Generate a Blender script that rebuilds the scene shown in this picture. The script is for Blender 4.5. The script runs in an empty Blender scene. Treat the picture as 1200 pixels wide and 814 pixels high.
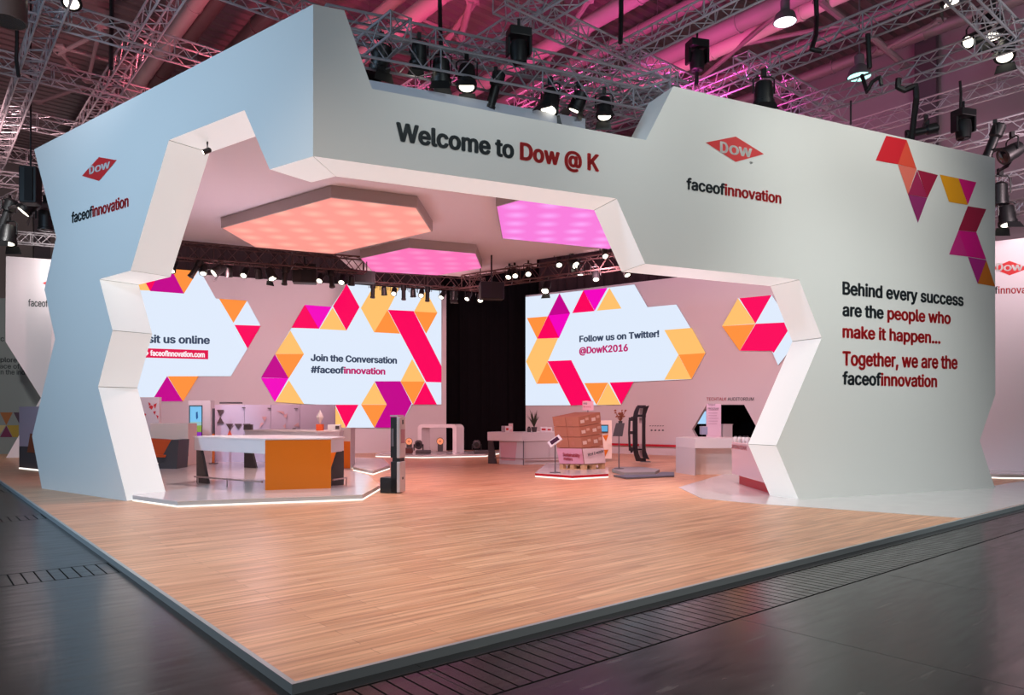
import bpy, bmesh, math, random
from mathutils import Vector, Matrix
random.seed(7)
S = bpy.context.scene
COL = S.collection
# ------------------------------------------------------------------ camera, world, exposure
F, HY, EYE = 857.0, 485.0, 1.6            # focal length and horizon for the 1200x814 frame, eye height
cam = bpy.data.objects.new('camera', bpy.data.cameras.new('camera')); COL.objects.link(cam)
cam.location = (0, 0, EYE); cam.rotation_euler = (math.pi/2, 0, 0)
cam.data.sensor_width = 36; cam.data.lens = F/1200*36; cam.data.shift_y = (HY-407)/1200
cam.data.clip_end = 300
S.camera = cam
S.view_settings.view_transform = 'Standard'; S.view_settings.look = 'None'
S.view_settings.gamma = 1; S.view_settings.exposure = 0.0; S.view_settings.use_curve_mapping = False
W = bpy.data.worlds.new('hall_air'); S.world = W; W.use_nodes = True
bg = W.node_tree.nodes['Background']; bg.inputs[0].default_value = (0.60, 0.64, 0.72, 1); bg.inputs[1].default_value = 0.17

def lamp(kind, loc, aim, watts, color, size=.3, angle=90, blend=1.0):
    d = bpy.data.lights.new('light', kind); d.energy = watts; d.color = color
    if kind == 'SPOT':
        d.spot_size = math.radians(angle); d.spot_blend = blend
    if kind == 'AREA':
        d.shape = 'DISK'; d.size = size
    else:
        d.shadow_soft_size = size
    o = bpy.data.objects.new('light', d); COL.objects.link(o); o.location = loc
    if aim is not None:
        o.rotation_euler = (Vector(aim)-Vector(loc)).to_track_quat('-Z', 'Y').to_euler()
    return o
BLUE, NEUT, WARM, PINK, MAG, RED = (.62,.86,1), (.90,1,.96), (1,.86,.72), (1,.50,.52), (1,.10,.55), (1,.16,.22)
# cool floods on the left wall
lamp('SPOT', (-13.0, 4.5, 8.2), (-7.0, 13.0, 2.9), 4400, (.50,.745,1), .5, 120)
lamp('SPOT', (-10.6, 9.6, 9.4), (-7.4, 13.7, 5.2), 60, (.7,.9,1), .2, 60)
# neutral floods on the front wall
lamp('SPOT', (4.0, 1.5, 10.2), (3.0, 13.0, 4.5), 800, (.76,.95,1), .5, 110)
lamp('SPOT', (1.6, 7.7, 9.8), (0.1, 11.4, 5.5), 440, (.94,1,.98), .25, 70)
lamp('SPOT', (4.9, 8.6, 9.9), (3.5, 12.9, 6.0), 640, (.98,1,.93), .25, 62)
lamp('SPOT', (8.6, 9.8, 9.8), (6.9, 14.3, 5.4), 1060, (1,1,.92), .25, 75)
lamp('SPOT', (9.5, 5.5, 9.6), (6.6, 14.0, .4), 2400, (.95,1,.95), .4, 52)  # added flood standing in for bounce off the glossy inlay
# unseen spots added overhead to brighten the floor in front of the stand
lamp('SPOT', (-4.0, 3.0, 11.5), (-2.8, 8.6, 0), 3000, (1,.88,.76), .4, 62)
lamp('SPOT', (3.0, 3.0, 11.5), (2.0, 8.4, 0), 2700, (1,.88,.76), .4, 64)
# stage lamps inside the stand, then fixtureless downlights added to brighten its floor
lamp('SPOT', (-3.0, 21.0, 5.2), (-3.6, 31.0, 4.0), 1250, (1,.56,.60), .2, 130)
lamp('SPOT', (-8.0, 19.4, 5.0), (-9.6, 29.0, 4.0), 1350, (1,.56,.60), .2, 130)
lamp('SPOT', (2.4, 20.2, 5.5), (6.0, 29.0, 3.2), 1050, (1,.56,.63), .2, 130)
lamp('SPOT', (6.0, 17.4, 5.5), (9.0, 26.0, 2.8), 900, (1,.60,.66), .2, 130)
lamp('SPOT', (-5.0, 17.4, 5.85), (-5.4, 17.0, 0), 1100, (1,.74,.70), .15, 110)
lamp('SPOT', (2.0, 15.4, 5.85), (2.4, 18.4, 0), 520, (1,.66,.66), .15, 115)
lamp('SPOT', (-0.5, 14.8, 5.85), (-.6, 16.6, 0), 430, (1,.42,.46), .15, 115)
lamp('SPOT', (4.6, 16.6, 5.6), (5.2, 17.6, 0), 420, (1,.72,.70), .15, 115)
# fixtureless uplights added below the canopy to lift its underside
lamp('SPOT', (-6.0, 17.6, 2.6), (-4.8, 14.6, 6.3), 240, (1,.80,1), .5, 150)
lamp('SPOT', (-0.5, 19.4, 2.4), (0, 16.0, 6.3), 40, (1,.74,1), .5, 150)
lamp('SPOT', (4.0, 17.0, 2.6), (2.6, 14.5, 6.3), 90, (1,.70,1), .5, 150)
# coloured uplights on the hall roof
lamp('SPOT', (-1.5, 19.0, 7.4), (0.5, 24.0, 15), 2100, (1,.07,.30), .3, 130)
lamp('SPOT', (3.5, 18.0, 7.4), (6.0, 24.0, 15), 1900, (1,.08,.52), .3, 125)
lamp('SPOT', (-6.0, 18.0, 7.4), (-7.0, 21.0, 15), 2300, RED, .3, 130)
lamp('SPOT', (-16.0, 20.0, 8.0), (-14.0, 24.0, 15), 1200, (1,.62,.62), .3, 140)
lamp('SPOT', (13.0, 14.5, 7.2), (15.0, 27.0, 10), 1500, (1,.74,.80), .3, 130)
lamp('SPOT', (-15.0, 27.0, 7.0), (-24.0, 38.0, 7), 1400, (1,.9,.86), .3, 130)
# added spots without fixtures, brightening the roof trusses from below
lamp('SPOT', (-8.0, 9.0, 7.6), (-9.5, 15.0, 12), 800, (.90,.92,1), .4, 105)
lamp('SPOT', (3.5, 10.5, 7.4), (3.0, 15.0, 12.5), 520, (.96,.92,.96), .4, 100)
lamp('SPOT', (11.0, 11.0, 7.4), (11.0, 16.0, 12), 560, (.96,.94,.98), .4, 105)
# neighbouring stands
lamp('SPOT', (12.0, 13.0, 8.6), (15.5, 18.6, 3.6), 620, (1,.97,.95), .3, 90)
lamp('SPOT', (-14.0, 17.5, 8.6), (-18.2, 26.0, 4.0), 1900, (1,.97,.95), .3, 60)

# ------------------------------------------------------------------ materials
def lin(c):
    return tuple((x/255/12.92 if x/255 <= .04045 else ((x/255+.055)/1.055)**2.4) for x in c)
MATS = {}
def mat(name, rgb, rough=.5, metal=0.0, emit=None, es=1.0, spec=.5, trans=0.0):
    if name in MATS: return MATS[name]
    m = bpy.data.materials.new(name); m.use_nodes = True
    b = m.node_tree.nodes['Principled BSDF']
    c = lin(rgb)
    b.inputs['Base Color'].default_value = (*c, 1); b.inputs['Roughness'].default_value = rough
    b.inputs['Metallic'].default_value = metal; b.inputs['Specular IOR Level'].default_value = spec
    b.inputs['Transmission Weight'].default_value = trans
    if emit is not None:
        b.inputs['Emission Color'].default_value = (*lin(emit), 1); b.inputs['Emission Strength'].default_value = es
    else:
        nz = m.node_tree.nodes.new('ShaderNodeTexNoise'); nz.inputs['Scale'].default_value = 3.0
        nz.inputs['Detail'].default_value = 4
        tc = m.node_tree.nodes.new('ShaderNodeTexCoord'); m.node_tree.links.new(tc.outputs['Object'], nz.inputs['Vector'])
        mr = m.node_tree.nodes.new('ShaderNodeMapRange')
        mr.inputs['To Min'].default_value = max(0, rough-.05); mr.inputs['To Max'].default_value = min(1, rough+.05)
        m.node_tree.links.new(nz.outputs['Fac'], mr.inputs['Value']); m.node_tree.links.new(mr.outputs['Result'], b.inputs['Roughness'])
    MATS[name] = m
    return m
def glow(name, rgb, es=1.0):
    return mat(name, (10,10,10), .6, 0, rgb, es, .1)
class NT:
    def __init__(s, m): s.t = m.node_tree; s.n = s.t.nodes; s.l = s.t.links
    def node(s, kind, **kw):
        x = s.n.new(kind)
        for k, v in kw.items(): setattr(x, k, v)
        return x
    def math(s, op, a, b=None, c=None):
        x = s.n.new('ShaderNodeMath'); x.operation = op
        for i, v in enumerate((a, b, c)):
            if v is None: continue
            if isinstance(v, (int, float)): x.inputs[i].default_value = v
            else: s.l.new(v, x.inputs[i])
        return x.outputs[0]
    def mix(s, f, a, b):
        x = s.n.new('ShaderNodeMix'); x.data_type = 'RGBA'
        for k, v in ((0, f), (6, a), (7, b)):
            if isinstance(v, (int, float)): x.inputs[k].default_value = v
            elif isinstance(v, tuple): x.inputs[k].default_value = (*v, 1)
            else: s.l.new(v, x.inputs[k])
        return x.outputs[2]
GRID_ANGLE = math.radians(39.7)
def grid_coords(nt):
    tc = nt.node('ShaderNodeTexCoord'); mp = nt.node('ShaderNodeMapping'); mp.inputs['Rotation'].default_value = (0, 0, -GRID_ANGLE)
    nt.l.new(tc.outputs['Object'], mp.inputs['Vector'])
    return mp.outputs['Vector']
def wood_mat():
    m = mat('oak_planks', (200,160,128), .38); nt = NT(m); b = nt.n['Principled BSDF']
    v = grid_coords(nt)
    br = nt.node('ShaderNodeTexBrick'); br.offset = .37; nt.l.new(v, br.inputs['Vector'])
    br.inputs['Scale'].default_value = 1; br.inputs['Brick Width'].default_value = 1.5; br.inputs['Row Height'].default_value = .135
    br.inputs['Mortar Size'].default_value = .0018; br.inputs['Bias'].default_value = 0
    br.inputs['Color1'].default_value = (*lin((240,188,150)), 1); br.inputs['Color2'].default_value = (*lin((220,164,126)), 1)
    br.inputs['Mortar'].default_value = (*lin((150,110,84)), 1)
    sc = nt.node('ShaderNodeMapping'); sc.inputs['Scale'].default_value = (.7, 14, 1); nt.l.new(v, sc.inputs['Vector'])
    nz = nt.node('ShaderNodeTexNoise'); nz.inputs['Scale'].default_value = 1.3; nz.inputs['Detail'].default_value = 6; nt.l.new(sc.outputs['Vector'], nz.inputs['Vector'])
    cr = nt.node('ShaderNodeValToRGB'); cr.color_ramp.elements[0].position = .35; cr.color_ramp.elements[0].color = (.60,.52,.48,1)
    cr.color_ramp.elements[1].position = .62; cr.color_ramp.elements[1].color = (1.05,1.03,1.0,1)
    nt.l.new(nz.outputs['Fac'], cr.inputs['Fac'])
    x = nt.node('ShaderNodeMix', data_type='RGBA', blend_type='MULTIPLY'); x.inputs[0].default_value = .75
    nt.l.new(br.outputs['Color'], x.inputs[6]); nt.l.new(cr.outputs['Color'], x.inputs[7])
    nt.l.new(x.outputs[2], b.inputs['Base Color'])
    return m
def hall_floor_mat():
    m = mat('dark_asphalt', (46,47,48), .3); nt = NT(m); b = nt.n['Principled BSDF']
    v = grid_coords(nt); sp = nt.node('ShaderNodeSeparateXYZ'); nt.l.new(v, sp.inputs[0])
    bx, ay = sp.outputs[0], sp.outputs[1]
    a = nt.math('ADD', ay, -4.188+.80)
    fr = nt.math('FRACT', nt.math('DIVIDE', a, 5.14))
    strip = nt.math('LESS_THAN', fr, .64/5.14)
    e1 = nt.math('LESS_THAN', fr, .022/5.14)
    e2 = nt.math('LESS_THAN', nt.math('ABSOLUTE', nt.math('SUBTRACT', fr, .63/5.14)), .011/5.14)
    rib = nt.math('LESS_THAN', nt.math('FRACT', nt.math('DIVIDE', bx, .115)), .13)
    lines = nt.math('MAXIMUM', nt.math('MAXIMUM', e1, e2), nt.math('MULTIPLY', rib, strip))
    joint = nt.math('LESS_THAN', nt.math('FRACT', nt.math('DIVIDE', bx, 2.6)), .004)
    lines = nt.math('MAXIMUM', lines, nt.math('MULTIPLY', joint, .5))
    nz = nt.node('ShaderNodeTexNoise'); nz.inputs['Scale'].default_value = .8; nz.inputs['Detail'].default_value = 8; nt.l.new(v, nz.inputs['Vector'])
    sc = nt.node('ShaderNodeMapping'); sc.inputs['Scale'].default_value = (1.2, 9, 1); sc.inputs['Rotation'].default_value = (0,0,.5); nt.l.new(v, sc.inputs['Vector'])
    n2 = nt.node('ShaderNodeTexNoise'); n2.inputs['Scale'].default_value = 1.6; n2.inputs['Detail'].default_value = 10; nt.l.new(sc.outputs['Vector'], n2.inputs['Vector'])
    base = nt.mix(nz.outputs['Fac'], lin((26,28,31)), lin((48,49,51)))
    scr = nt.math('MULTIPLY', nt.math('GREATER_THAN', n2.outputs['Fac'], .66), .25)
    base = nt.mix(scr, base, lin((120,118,114)))
    base = nt.mix(nt.math('MULTIPLY', lines, .8), base, (.004,.004,.004))
    nt.l.new(base, b.inputs['Base Color'])
    for l in list(b.inputs['Roughness'].links): nt.l.remove(l)
    mr = nt.node('ShaderNodeMapRange'); mr.inputs['To Min'].default_value = .10; mr.inputs['To Max'].default_value = .32
    nt.l.new(n2.outputs['Fac'], mr.inputs['Value']); nt.l.new(nt.math('MAXIMUM', mr.outputs['Result'], nt.math('MULTIPLY', lines, .8)), b.inputs['Roughness'])
    nt.l.new(nt.math('MULTIPLY_ADD', lines, -.28, .30), b.inputs['Specular IOR Level'])
    bp = nt.node('ShaderNodeBump'); bp.inputs['Strength'].default_value = .18; bp.inputs['Distance'].default_value = .01
    nt.l.new(nt.math('ADD', nt.math('MULTIPLY', lines, -1.0), nt.math('MULTIPLY', n2.outputs['Fac'], .12)), bp.inputs['Height'])
    nt.l.new(bp.outputs['Normal'], b.inputs['Normal'])
    return m
def hex_light_mat(name, c1, c2, es):
    m = glow(name, c1, es); nt = NT(m); b = nt.n['Principled BSDF']
    tc = nt.node('ShaderNodeTexCoord'); wv = nt.node('ShaderNodeTexVoronoi'); wv.voronoi_dimensions = '2D'; wv.inputs['Scale'].default_value = 1.35; wv.inputs['Randomness'].default_value = .15
    nt.l.new(tc.outputs['Object'], wv.inputs['Vector'])
    cr = nt.node('ShaderNodeMapRange'); cr.inputs['From Min'].default_value = .05; cr.inputs['From Max'].default_value = .42; nt.l.new(wv.outputs['Distance'], cr.inputs['Value'])
    nt.l.new(nt.mix(cr.outputs['Result'], lin(c2), lin(c1)), b.inputs['Emission Color'])
    return m
WHITE = mat('white_matt_panel', (222,222,220), .55)
INWHITE = mat('white_interior_panel', (214,206,206), .5)
GLOSSW = mat('white_gloss_floor', (226,222,222), .12)
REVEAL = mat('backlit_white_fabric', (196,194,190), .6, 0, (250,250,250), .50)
LED = glow('white_led_strip', (255,250,242), 1.5)
ALU = mat('aluminium', (190,192,196), .32, .9)
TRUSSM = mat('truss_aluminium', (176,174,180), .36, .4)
DARKST = mat('grey_painted_steel', (96,92,96), .5)
BLACK = mat('black_metal', (16,16,18), .45)
BLACKF = mat('black_cloth', (12,10,13), .9, spec=.1)
INK = mat('charcoal_vinyl', (46,54,60), .5)
REDV = mat('red_vinyl', (206,40,44), .45)
WVIN = mat('white_vinyl', (240,240,238), .45)
WOOD = wood_mat(); HALLFLOOR = hall_floor_mat()
ORANGE = mat('orange_laminate', (224,116,10), .4)
ORFAB = mat('burnt_orange_upholstery', (206,78,22), .8)
CHAR = mat('charcoal_laminate', (70,64,66), .5)
GREYP = mat('grey_panel', (150,152,154), .5)
LENS = glow('lit_lens', (255,246,225), 4.0)
DLENS = mat('dark_lens', (30,32,38), .1)
CARD = mat('brown_cardboard', (182,118,92), .8)
PALW = mat('pale_pallet_wood', (206,164,120), .75)
REDL = mat('red_lacquer', (190,20,46), .35)
E_WHITE = glow('screen_white', (226,238,255), .98)
E_COL = {'tan': glow('screen_tan', (255,194,110)), 'orange': glow('screen_orange', (255,146,62)), 'crim': glow('screen_crimson', (252,0,92)),
         'mag': glow('screen_magenta', (244,0,190)), 'pur': glow('screen_purple', (196,0,140)), 'navy': glow('screen_navy', (60,72,96)), 'pinktxt': glow('screen_text_pink', (190,40,110)),
         'white': E_WHITE, 'redbar': glow('screen_red', (224,16,76)), 'wtxt': glow('screen_text_white', (255,240,245))}

# ------------------------------------------------------------------ geometry helpers
def V2(a): return Vector((a[0], a[1], 0))
def at(px, py, Y): return Vector(((px-600)/F*Y, Y, EYE+(HY-py)/F*Y))
def onz(px, py, z): return at(px, py, (z-EYE)*F/(HY-py))
class Plane:                                   # an upright plane through p running along d
    def __init__(s, p, d):
        s.p = Vector((p[0], p[1], 0)); s.d = Vector((d[0], d[1], 0)).normalized()
        s.n = Vector((s.d.y, -s.d.x, 0))
        if s.n.dot(s.p) > 0: s.n = -s.n        # towards the viewer's side
    def pt(s, px, py, off=0):
        r = Vector(((px-600)/F, 1, 0)); Y = s.p.dot(s.n)/r.dot(s.n)
        return at(px, py, Y) + s.n*off
DIRF, DIRL = (.9205, .3907), (-.799, .602)
DIRA, DIRB = (-.639, .769), (.769, .639)
CORNER = Vector((-2.777, 10.21, 0)); C0 = Vector((-1.295, 4.37, 0))
FR = Plane(CORNER, DIRF); LE = Plane(CORNER, DIRL)
class MB:
    def __init__(s): s.v = []; s.f = []; s.mi = []; s.mats = []
    def m(s, mt):
        if mt not in s.mats: s.mats.append(mt)
        return s.mats.index(mt)
    def face(s, pts, mt=None):
        k = len(s.v); s.v += [Vector(p) for p in pts]; s.f.append(list(range(k, k+len(pts)))); s.mi.append(s.m(mt) if mt else 0); return s
    def prism(s, pts, vec, mt=None):
        vec = Vector(vec); pts = [Vector(p) for p in pts]; n = len(pts); k = len(s.v)
        s.v += pts + [p+vec for p in pts]
        idx = s.m(mt) if mt else 0
        s.f.append(list(range(k, k+n))[::-1]); s.f.append(list(range(k+n, k+2*n)))
        for i in range(n):
            j = (i+1) % n; s.f.append([k+i, k+j, k+n+j, k+n+i])
        s.mi += [idx]*(n+2); return s
    def box(s, c, size, rz=0, mt=None):
        x, y, z = size[0]/2, size[1]/2, size[2]/2; R = Matrix.Rotation(rz, 3, 'Z')
        return s.prism([Vector(c)+R @ Vector(q) for q in ((-x,-y,-z),(x,-y,-z),(x,y,-z),(-x,y,-z))], (0,0,size[2]), mt)
    def tube(s, a, b, r, n=6, r2=None, mt=None, cap=True):
        a, b = Vector(a), Vector(b); r2 = r if r2 is None else r2
        z = (b-a).normalized(); x = z.orthogonal().normalized(); y = z.cross(x); k = len(s.v)
        for p, q in ((a, r), (b, r2)):
            s.v += [p+(x*math.cos(2*math.pi*(i+.5)/n)+y*math.sin(2*math.pi*(i+.5)/n))*q for i in range(n)]
        idx = s.m(mt) if mt else 0
        for i in range(n):
            j = (i+1) % n; s.f.append([k+i, k+j, k+n+j, k+n+i]); s.mi.append(idx)
        if cap: s.f += [list(range(k, k+n))[::-1], list(range(k+n, k+2*n))]; s.mi += [idx]*2
        return s
    def path(s, pts, r, n=8, mt=None):         # one continuous swept tube
        pts = [Vector(p) for p in pts]; k = len(s.v); idx = s.m(mt) if mt else 0
        prev = None
        for i, p in enumerate(pts):
            t = (pts[min(i+1, len(pts)-1)]-pts[max(i-1, 0)]).normalized()
            if prev is None: x = t.orthogonal().normalized()
            else: x = (prev-t*prev.dot(t)).normalized()
            prev = x; y = t.cross(x)
            s.v += [p+(x*math.cos(2*math.pi*j/n)+y*math.sin(2*math.pi*j/n))*r for j in range(n)]
        for i in range(len(pts)-1):
            for j in range(n):
                q = (j+1) % n; s.f.append([k+i*n+j, k+i*n+q, k+(i+1)*n+q, k+(i+1)*n+j]); s.mi.append(idx)
        s.f += [list(range(k, k+n))[::-1], list(range(k+(len(pts)-1)*n, k+len(pts)*n))]; s.mi += [idx]*2
        return s
    def lathe(s, prof, c=(0,0,0), n=20, mt=None):
        c = Vector(c); k = len(s.v); idx = s.m(mt) if mt else 0
        for r, z in prof:
            s.v += [c+Vector((r*math.cos(2*math.pi*i/n), r*math.sin(2*math.pi*i/n), z)) for i in range(n)]
        for q in range(len(prof)-1):
            for i in range(n):
                j = (i+1) % n; s.f.append([k+q*n+i, k+q*n+j, k+(q+1)*n+j, k+(q+1)*n+i]); s.mi.append(idx)
        s.f += [list(range(k, k+n))[::-1], list(range(k+(len(prof)-1)*n, k+len(prof)*n))]; s.mi += [idx]*2
        return s
    def build(s, name, mt=None, parent=None, bevel=0, smooth=False, label=None, kind=None):
        base = parent_base(parent)
        me = bpy.data.meshes.new(name); me.from_pydata([p-base for p in s.v], [], s.f)
        if s.mats:
            for x in s.mats: me.materials.append(x)
            me.polygons.foreach_set('material_index', s.mi)
        elif mt: me.materials.append(mt)
        bm = bmesh.new(); bm.from_mesh(me)
        bmesh.ops.recalc_face_normals(bm, faces=bm.faces); bm.to_mesh(me); bm.free()
        if smooth: me.polygons.foreach_set('use_smooth', [True]*len(me.polygons))
        o = bpy.data.objects.new(name, me); COL.objects.link(o)
        if parent: o.parent = parent
        if bevel:
            b = o.modifiers.new('bevel', 'BEVEL'); b.width = bevel; b.segments = 2; b.limit_method = 'ANGLE'
        if smooth:
            e = o.modifiers.new('edges', 'EDGE_SPLIT'); e.split_angle = math.radians(35)
        if label: o['label'] = label
        if kind: o['kind'] = kind
        return o
def parent_base(p):
    b = Vector((0,0,0))
    while p: b = b+p.location; p = p.parent
    return b
def tag(o, label, cat, group=None, kind=None):
    o['label'] = label; o['category'] = cat
    if group: o['group'] = group
    if kind: o['kind'] = kind
    return o
def thing(name, label, cat, loc=(0,0,0), group=None):
    o = bpy.data.objects.new(name, None); COL.objects.link(o); o.location = loc; o.empty_display_size = .1
    return tag(o, label, cat, group)
def struct(name, mb, mt=None, parent=None):
    o = mb.build(name, mt, parent); o['kind'] = 'structure'; return o
def copy_tree(o, parent=None):
    c = o.copy(); COL.objects.link(c)
    if parent: c.parent = parent
    for ch in o.children: copy_tree(ch, c)
    return c
def grotesque():
    """The plain grotesque that ships inside Blender; the built-in face if it is not there."""
    try:
        import os
        return bpy.data.fonts.load(os.path.join(bpy.utils.system_resource('DATAFILES', path='fonts'), 'Inter.woff2'))
    except Exception:
        return None
FONT = grotesque()
def glyph_mesh(name, s, cols, run):
    """Fill every outline of a string on its own (with its holes), so overlapping strokes of a letter stay solid."""
    from mathutils.geometry import interpolate_bezier, delaunay_2d_cdt
    cu = bpy.data.curves.new(name, 'FONT'); cu.body = s; cu.resolution_u = 3
    if FONT: cu.font = FONT
    for c in cols: cu.materials.append(c)
    if run:
        for i in range(run, len(s)): cu.body_format[i].material_index = 1
    t = bpy.data.objects.new(name, cu); COL.objects.link(t)
    dg = bpy.context.evaluated_depsgraph_get(); ev = t.evaluated_get(dg); cv = ev.to_curve(dg)
    loops = []
    for sp in cv.splines:
        if sp.type == 'BEZIER':
            P = []; b = sp.bezier_points
            for k in range(len(b)):
                q = b[(k+1) % len(b)]
                P += interpolate_bezier(b[k].co, b[k].handle_right, q.handle_left, q.co, 5)[:-1]
        else: P = [p.co.to_3d() for p in sp.points]
        Q = [P[0]]
        for p in P[1:]:
            if (p-Q[-1]).length > 1e-5: Q.append(p)
        if len(Q) > 3 and (Q[0]-Q[-1]).length < 1e-5: Q.pop()
        A = sum(a.x*b_.y-b_.x*a.y for a, b_ in zip(Q, Q[1:]+Q[:1]))/2
        loops.append(([p.to_3d() for p in Q], A, sp.material_index))
    ev.to_curve_clear(); COL.objects.unlink(t); bpy.data.objects.remove(t)
    V, E_, box = [], [], []
    for L, A, mi in loops:
        k = len(V); V += [Vector((p.x, p.y)) for p in L]; E_ += [(k+q, k+(q+1) % len(L)) for q in range(len(L))]
        box.append((min(p.x for p in L), max(p.x for p in L), min(p.y for p in L), max(p.y for p in L)))
    V, _, T, *_ = delaunay_2d_cdt(V, E_, [], 0, 1e-6)
    Fc, M = [], []
    for f in T:
        c = sum((V[q] for q in f), Vector((0, 0)))/len(f); wn = 0; mm = 0
        for (L, A, mi), (a0, a1, b0, b1) in zip(loops, box):
            if not (a0 <= c.x <= a1 and b0 <= c.y <= b1): continue
            w_ = 0
            for a, b in zip(L, L[1:]+L[:1]):
                if (a.y > c.y) != (b.y > c.y) and c.x < (b.x-a.x)*(c.y-a.y)/(b.y-a.y)+a.x: w_ += 1 if b.y > a.y else -1
            if w_: mm = mi
            wn += w_
        if wn: Fc.append(list(f)); M.append(mm)
    V = [v.to_3d() for v in V]
    return V, Fc, M
def text(name, s, plane, left, right, top, cols, parent, bold=.012, off=.006, run=None):
    """Lettering laid on a plane: left/right are the ends of the baseline, top the cap line at the left end."""
    V, Fc, M = glyph_mesh(name, s, cols, run); bw = bold*1.25; nv, nf, nm = [], [], []
    for k in range(8 if bold else 1):              # weight: the outline repeated round a small circle
        o_ = Vector((math.cos(k*math.pi/4)*bw, math.sin(k*math.pi/4)*bw*.6, 0)) if bold else Vector(); j_ = len(nv)
        nv += [v+o_ for v in V]; nf += [[q+j_ for q in f] for f in Fc]; nm += M
    x0, x1, y1 = min(v.x for v in nv), max(v.x for v in nv), max(v.y for v in nv)
    a = plane.pt(*left, off); b = plane.pt(*right, off); h = plane.pt(*top, off).z-a.z; base = parent_base(parent)
    me = bpy.data.meshes.new(name)
    me.from_pydata([a+(b-a)*((v.x-x0)/(x1-x0))+Vector((0,0,v.y/y1*h))-base for v in nv], [], nf)
    for c in cols: me.materials.append(c)
    me.polygons.foreach_set('material_index', nm)
    o = bpy.data.objects.new(name, me); COL.objects.link(o); o.parent = parent
    return o
def polys(name, plane, lst, parent, off=.004, label=None, grow=0):
    mb = MB()
    if grow:
        new = []
        for mt, pts in lst:
            cx, cy = sum(p[0] for p in pts)/len(pts), sum(p[1] for p in pts)/len(pts)
            new.append((mt, [(x+(x-cx)/max(1, math.hypot(x-cx, y-cy))*grow, y+(y-cy)/max(1, math.hypot(x-cx, y-cy))*grow) for x, y in pts]))
        lst = new
    for mt, pts in lst: mb.face([plane.pt(x, y, off) for x, y in pts], mt)
    return mb.build(name, None, parent, label=label)

# ------------------------------------------------------------------ the hall: floor, roof, end walls
def hallpt(a, b, z): return C0+Vector((DIRA[0]*a+DIRB[0]*b, DIRA[1]*a+DIRB[1]*b, z))
struct('floor', MB().face([hallpt(-14, -22, -.06), hallpt(-14, 34, -.06), hallpt(52, 34, -.06), hallpt(52, -22, -.06)]), HALLFLOOR)
ROOFZ = 16.0
roof = MB(); a, prof = -2.0, []
while a < 56:
    prof += [(a, ROOFZ), (a+.22, ROOFZ), (a+.27, ROOFZ-.14), (a+.43, ROOFZ-.14)]; a += .48
for (a0, z0), (a1, z1) in zip(prof, prof[1:]):
    roof.face([hallpt(a0, -24, z0), hallpt(a1, -24, z1), hallpt(a1, 36, z1), hallpt(a0, 36, z0)])
struct('ceiling', roof, mat('ribbed_roof_sheet', (118,100,104), .6))
RW = Plane((14.0, 30.0), DIRA); LW = Plane((-27.0, 42.0), DIRB)
wr = MB(); p0 = Vector((14,30,0)); dA = V2(DIRA)
for i in range(8):
    z0, z1 = i*2.0-.06, i*2.0+1.95
    wr.prism([p0+dA*-30+Vector((0,0,z0)), p0+dA*22+Vector((0,0,z0)), p0+dA*22+Vector((0,0,z1)), p0+dA*-30+Vector((0,0,z1))], V2((.2,.16)))
wr.prism([p0+dA*-30+V2((.12,.1))+Vector((0,0,-.06)), p0+dA*22+V2((.12,.1))+Vector((0,0,-.06)), p0+dA*22+V2((.12,.1))+Vector((0,0,ROOFZ)), p0+dA*-30+V2((.12,.1))+Vector((0,0,ROOFZ))], V2((.2,.16)))
struct('wall_right', wr, mat('hall_wall_cladding', (158,146,152), .7))
wl = MB(); p0 = Vector((-27,42,0)); dB = V2(DIRB)
wl.prism([p0+dB*-24+Vector((0,0,-.06)), p0+dB*30+Vector((0,0,-.06)), p0+dB*30+Vector((0,0,ROOFZ)), p0+dB*-24+Vector((0,0,ROOFZ))], V2((-.1,.3)))
struct('wall_back', wl, mat('hall_end_wall', (150,140,140), .7))
# steel columns on the hall's right wall and end wall
for k, (px, pl, w, lab) in enumerate(((1090, RW, .75, 'dark steel column on the hall wall above the right facade'), (932, RW, .7, 'dark steel column behind the roof trusses above the red logo'),
                                     (48, LW, .8, 'grey steel column on the far hall wall left of the blue facade'))):
    b0 = pl.pt(px, HY, .35); r = thing('hall_column', lab, 'column', (b0.x, b0.y, -.06))
    d = pl.d; MB().box((b0.x, b0.y, ROOFZ/2-.1), (w, .25, ROOFZ-.2), math.atan2(d.y, d.x)).build('shaft', mat('column_steel', (92,84,92), .6), r)
    MB().box((b0.x, b0.y, .0), (w+.3, .5, .12), math.atan2(d.y, d.x)).build('base_plate', DARKST, r)

# ------------------------------------------------------------------ stand floor
pf = [hallpt(0,0,0), hallpt(0,29,0), hallpt(42,29,0), hallpt(42,0,0)]
struct('floor_stand', MB().prism([p+Vector((0,0,-.055)) for p in pf], (0,0,.055)), WOOD)
tr = MB(); tr.prism([hallpt(-.035,-.035,-.06), hallpt(-.035,29,-.06), hallpt(0,29,-.06), hallpt(0,-.0,-.06)], (0,0,.064))
struct('trim_1', tr, mat('edge_profile', (176,186,190), .35, .4))
tr = MB(); tr.prism([hallpt(-.035,-.035,-.06), hallpt(0,0,-.06), hallpt(42,0,-.06), hallpt(42,-.035,-.06)], (0,0,.064))
struct('trim_2', tr, mat('edge_profile', (176,186,190)))
# glossy white floor inlay under the right tower
wf = [onz(795,571,0), onz(822,584,0), onz(884,590,0)]
e1 = onz(1113,605.5,0); b1 = (e1-C0).dot(V2(DIRB)); wf += [hallpt(.02, b1, 0), hallpt(.02, 27, 0)]
wf += [hallpt(1.4, 27, 0), onz(1166,569,0), onz(1060,556,0), onz(860,552,0)]
struct('floor_inlay', MB().prism([p+Vector((0,0,.001)) for p in wf], (0,0,.006)), GLOSSW)

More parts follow.
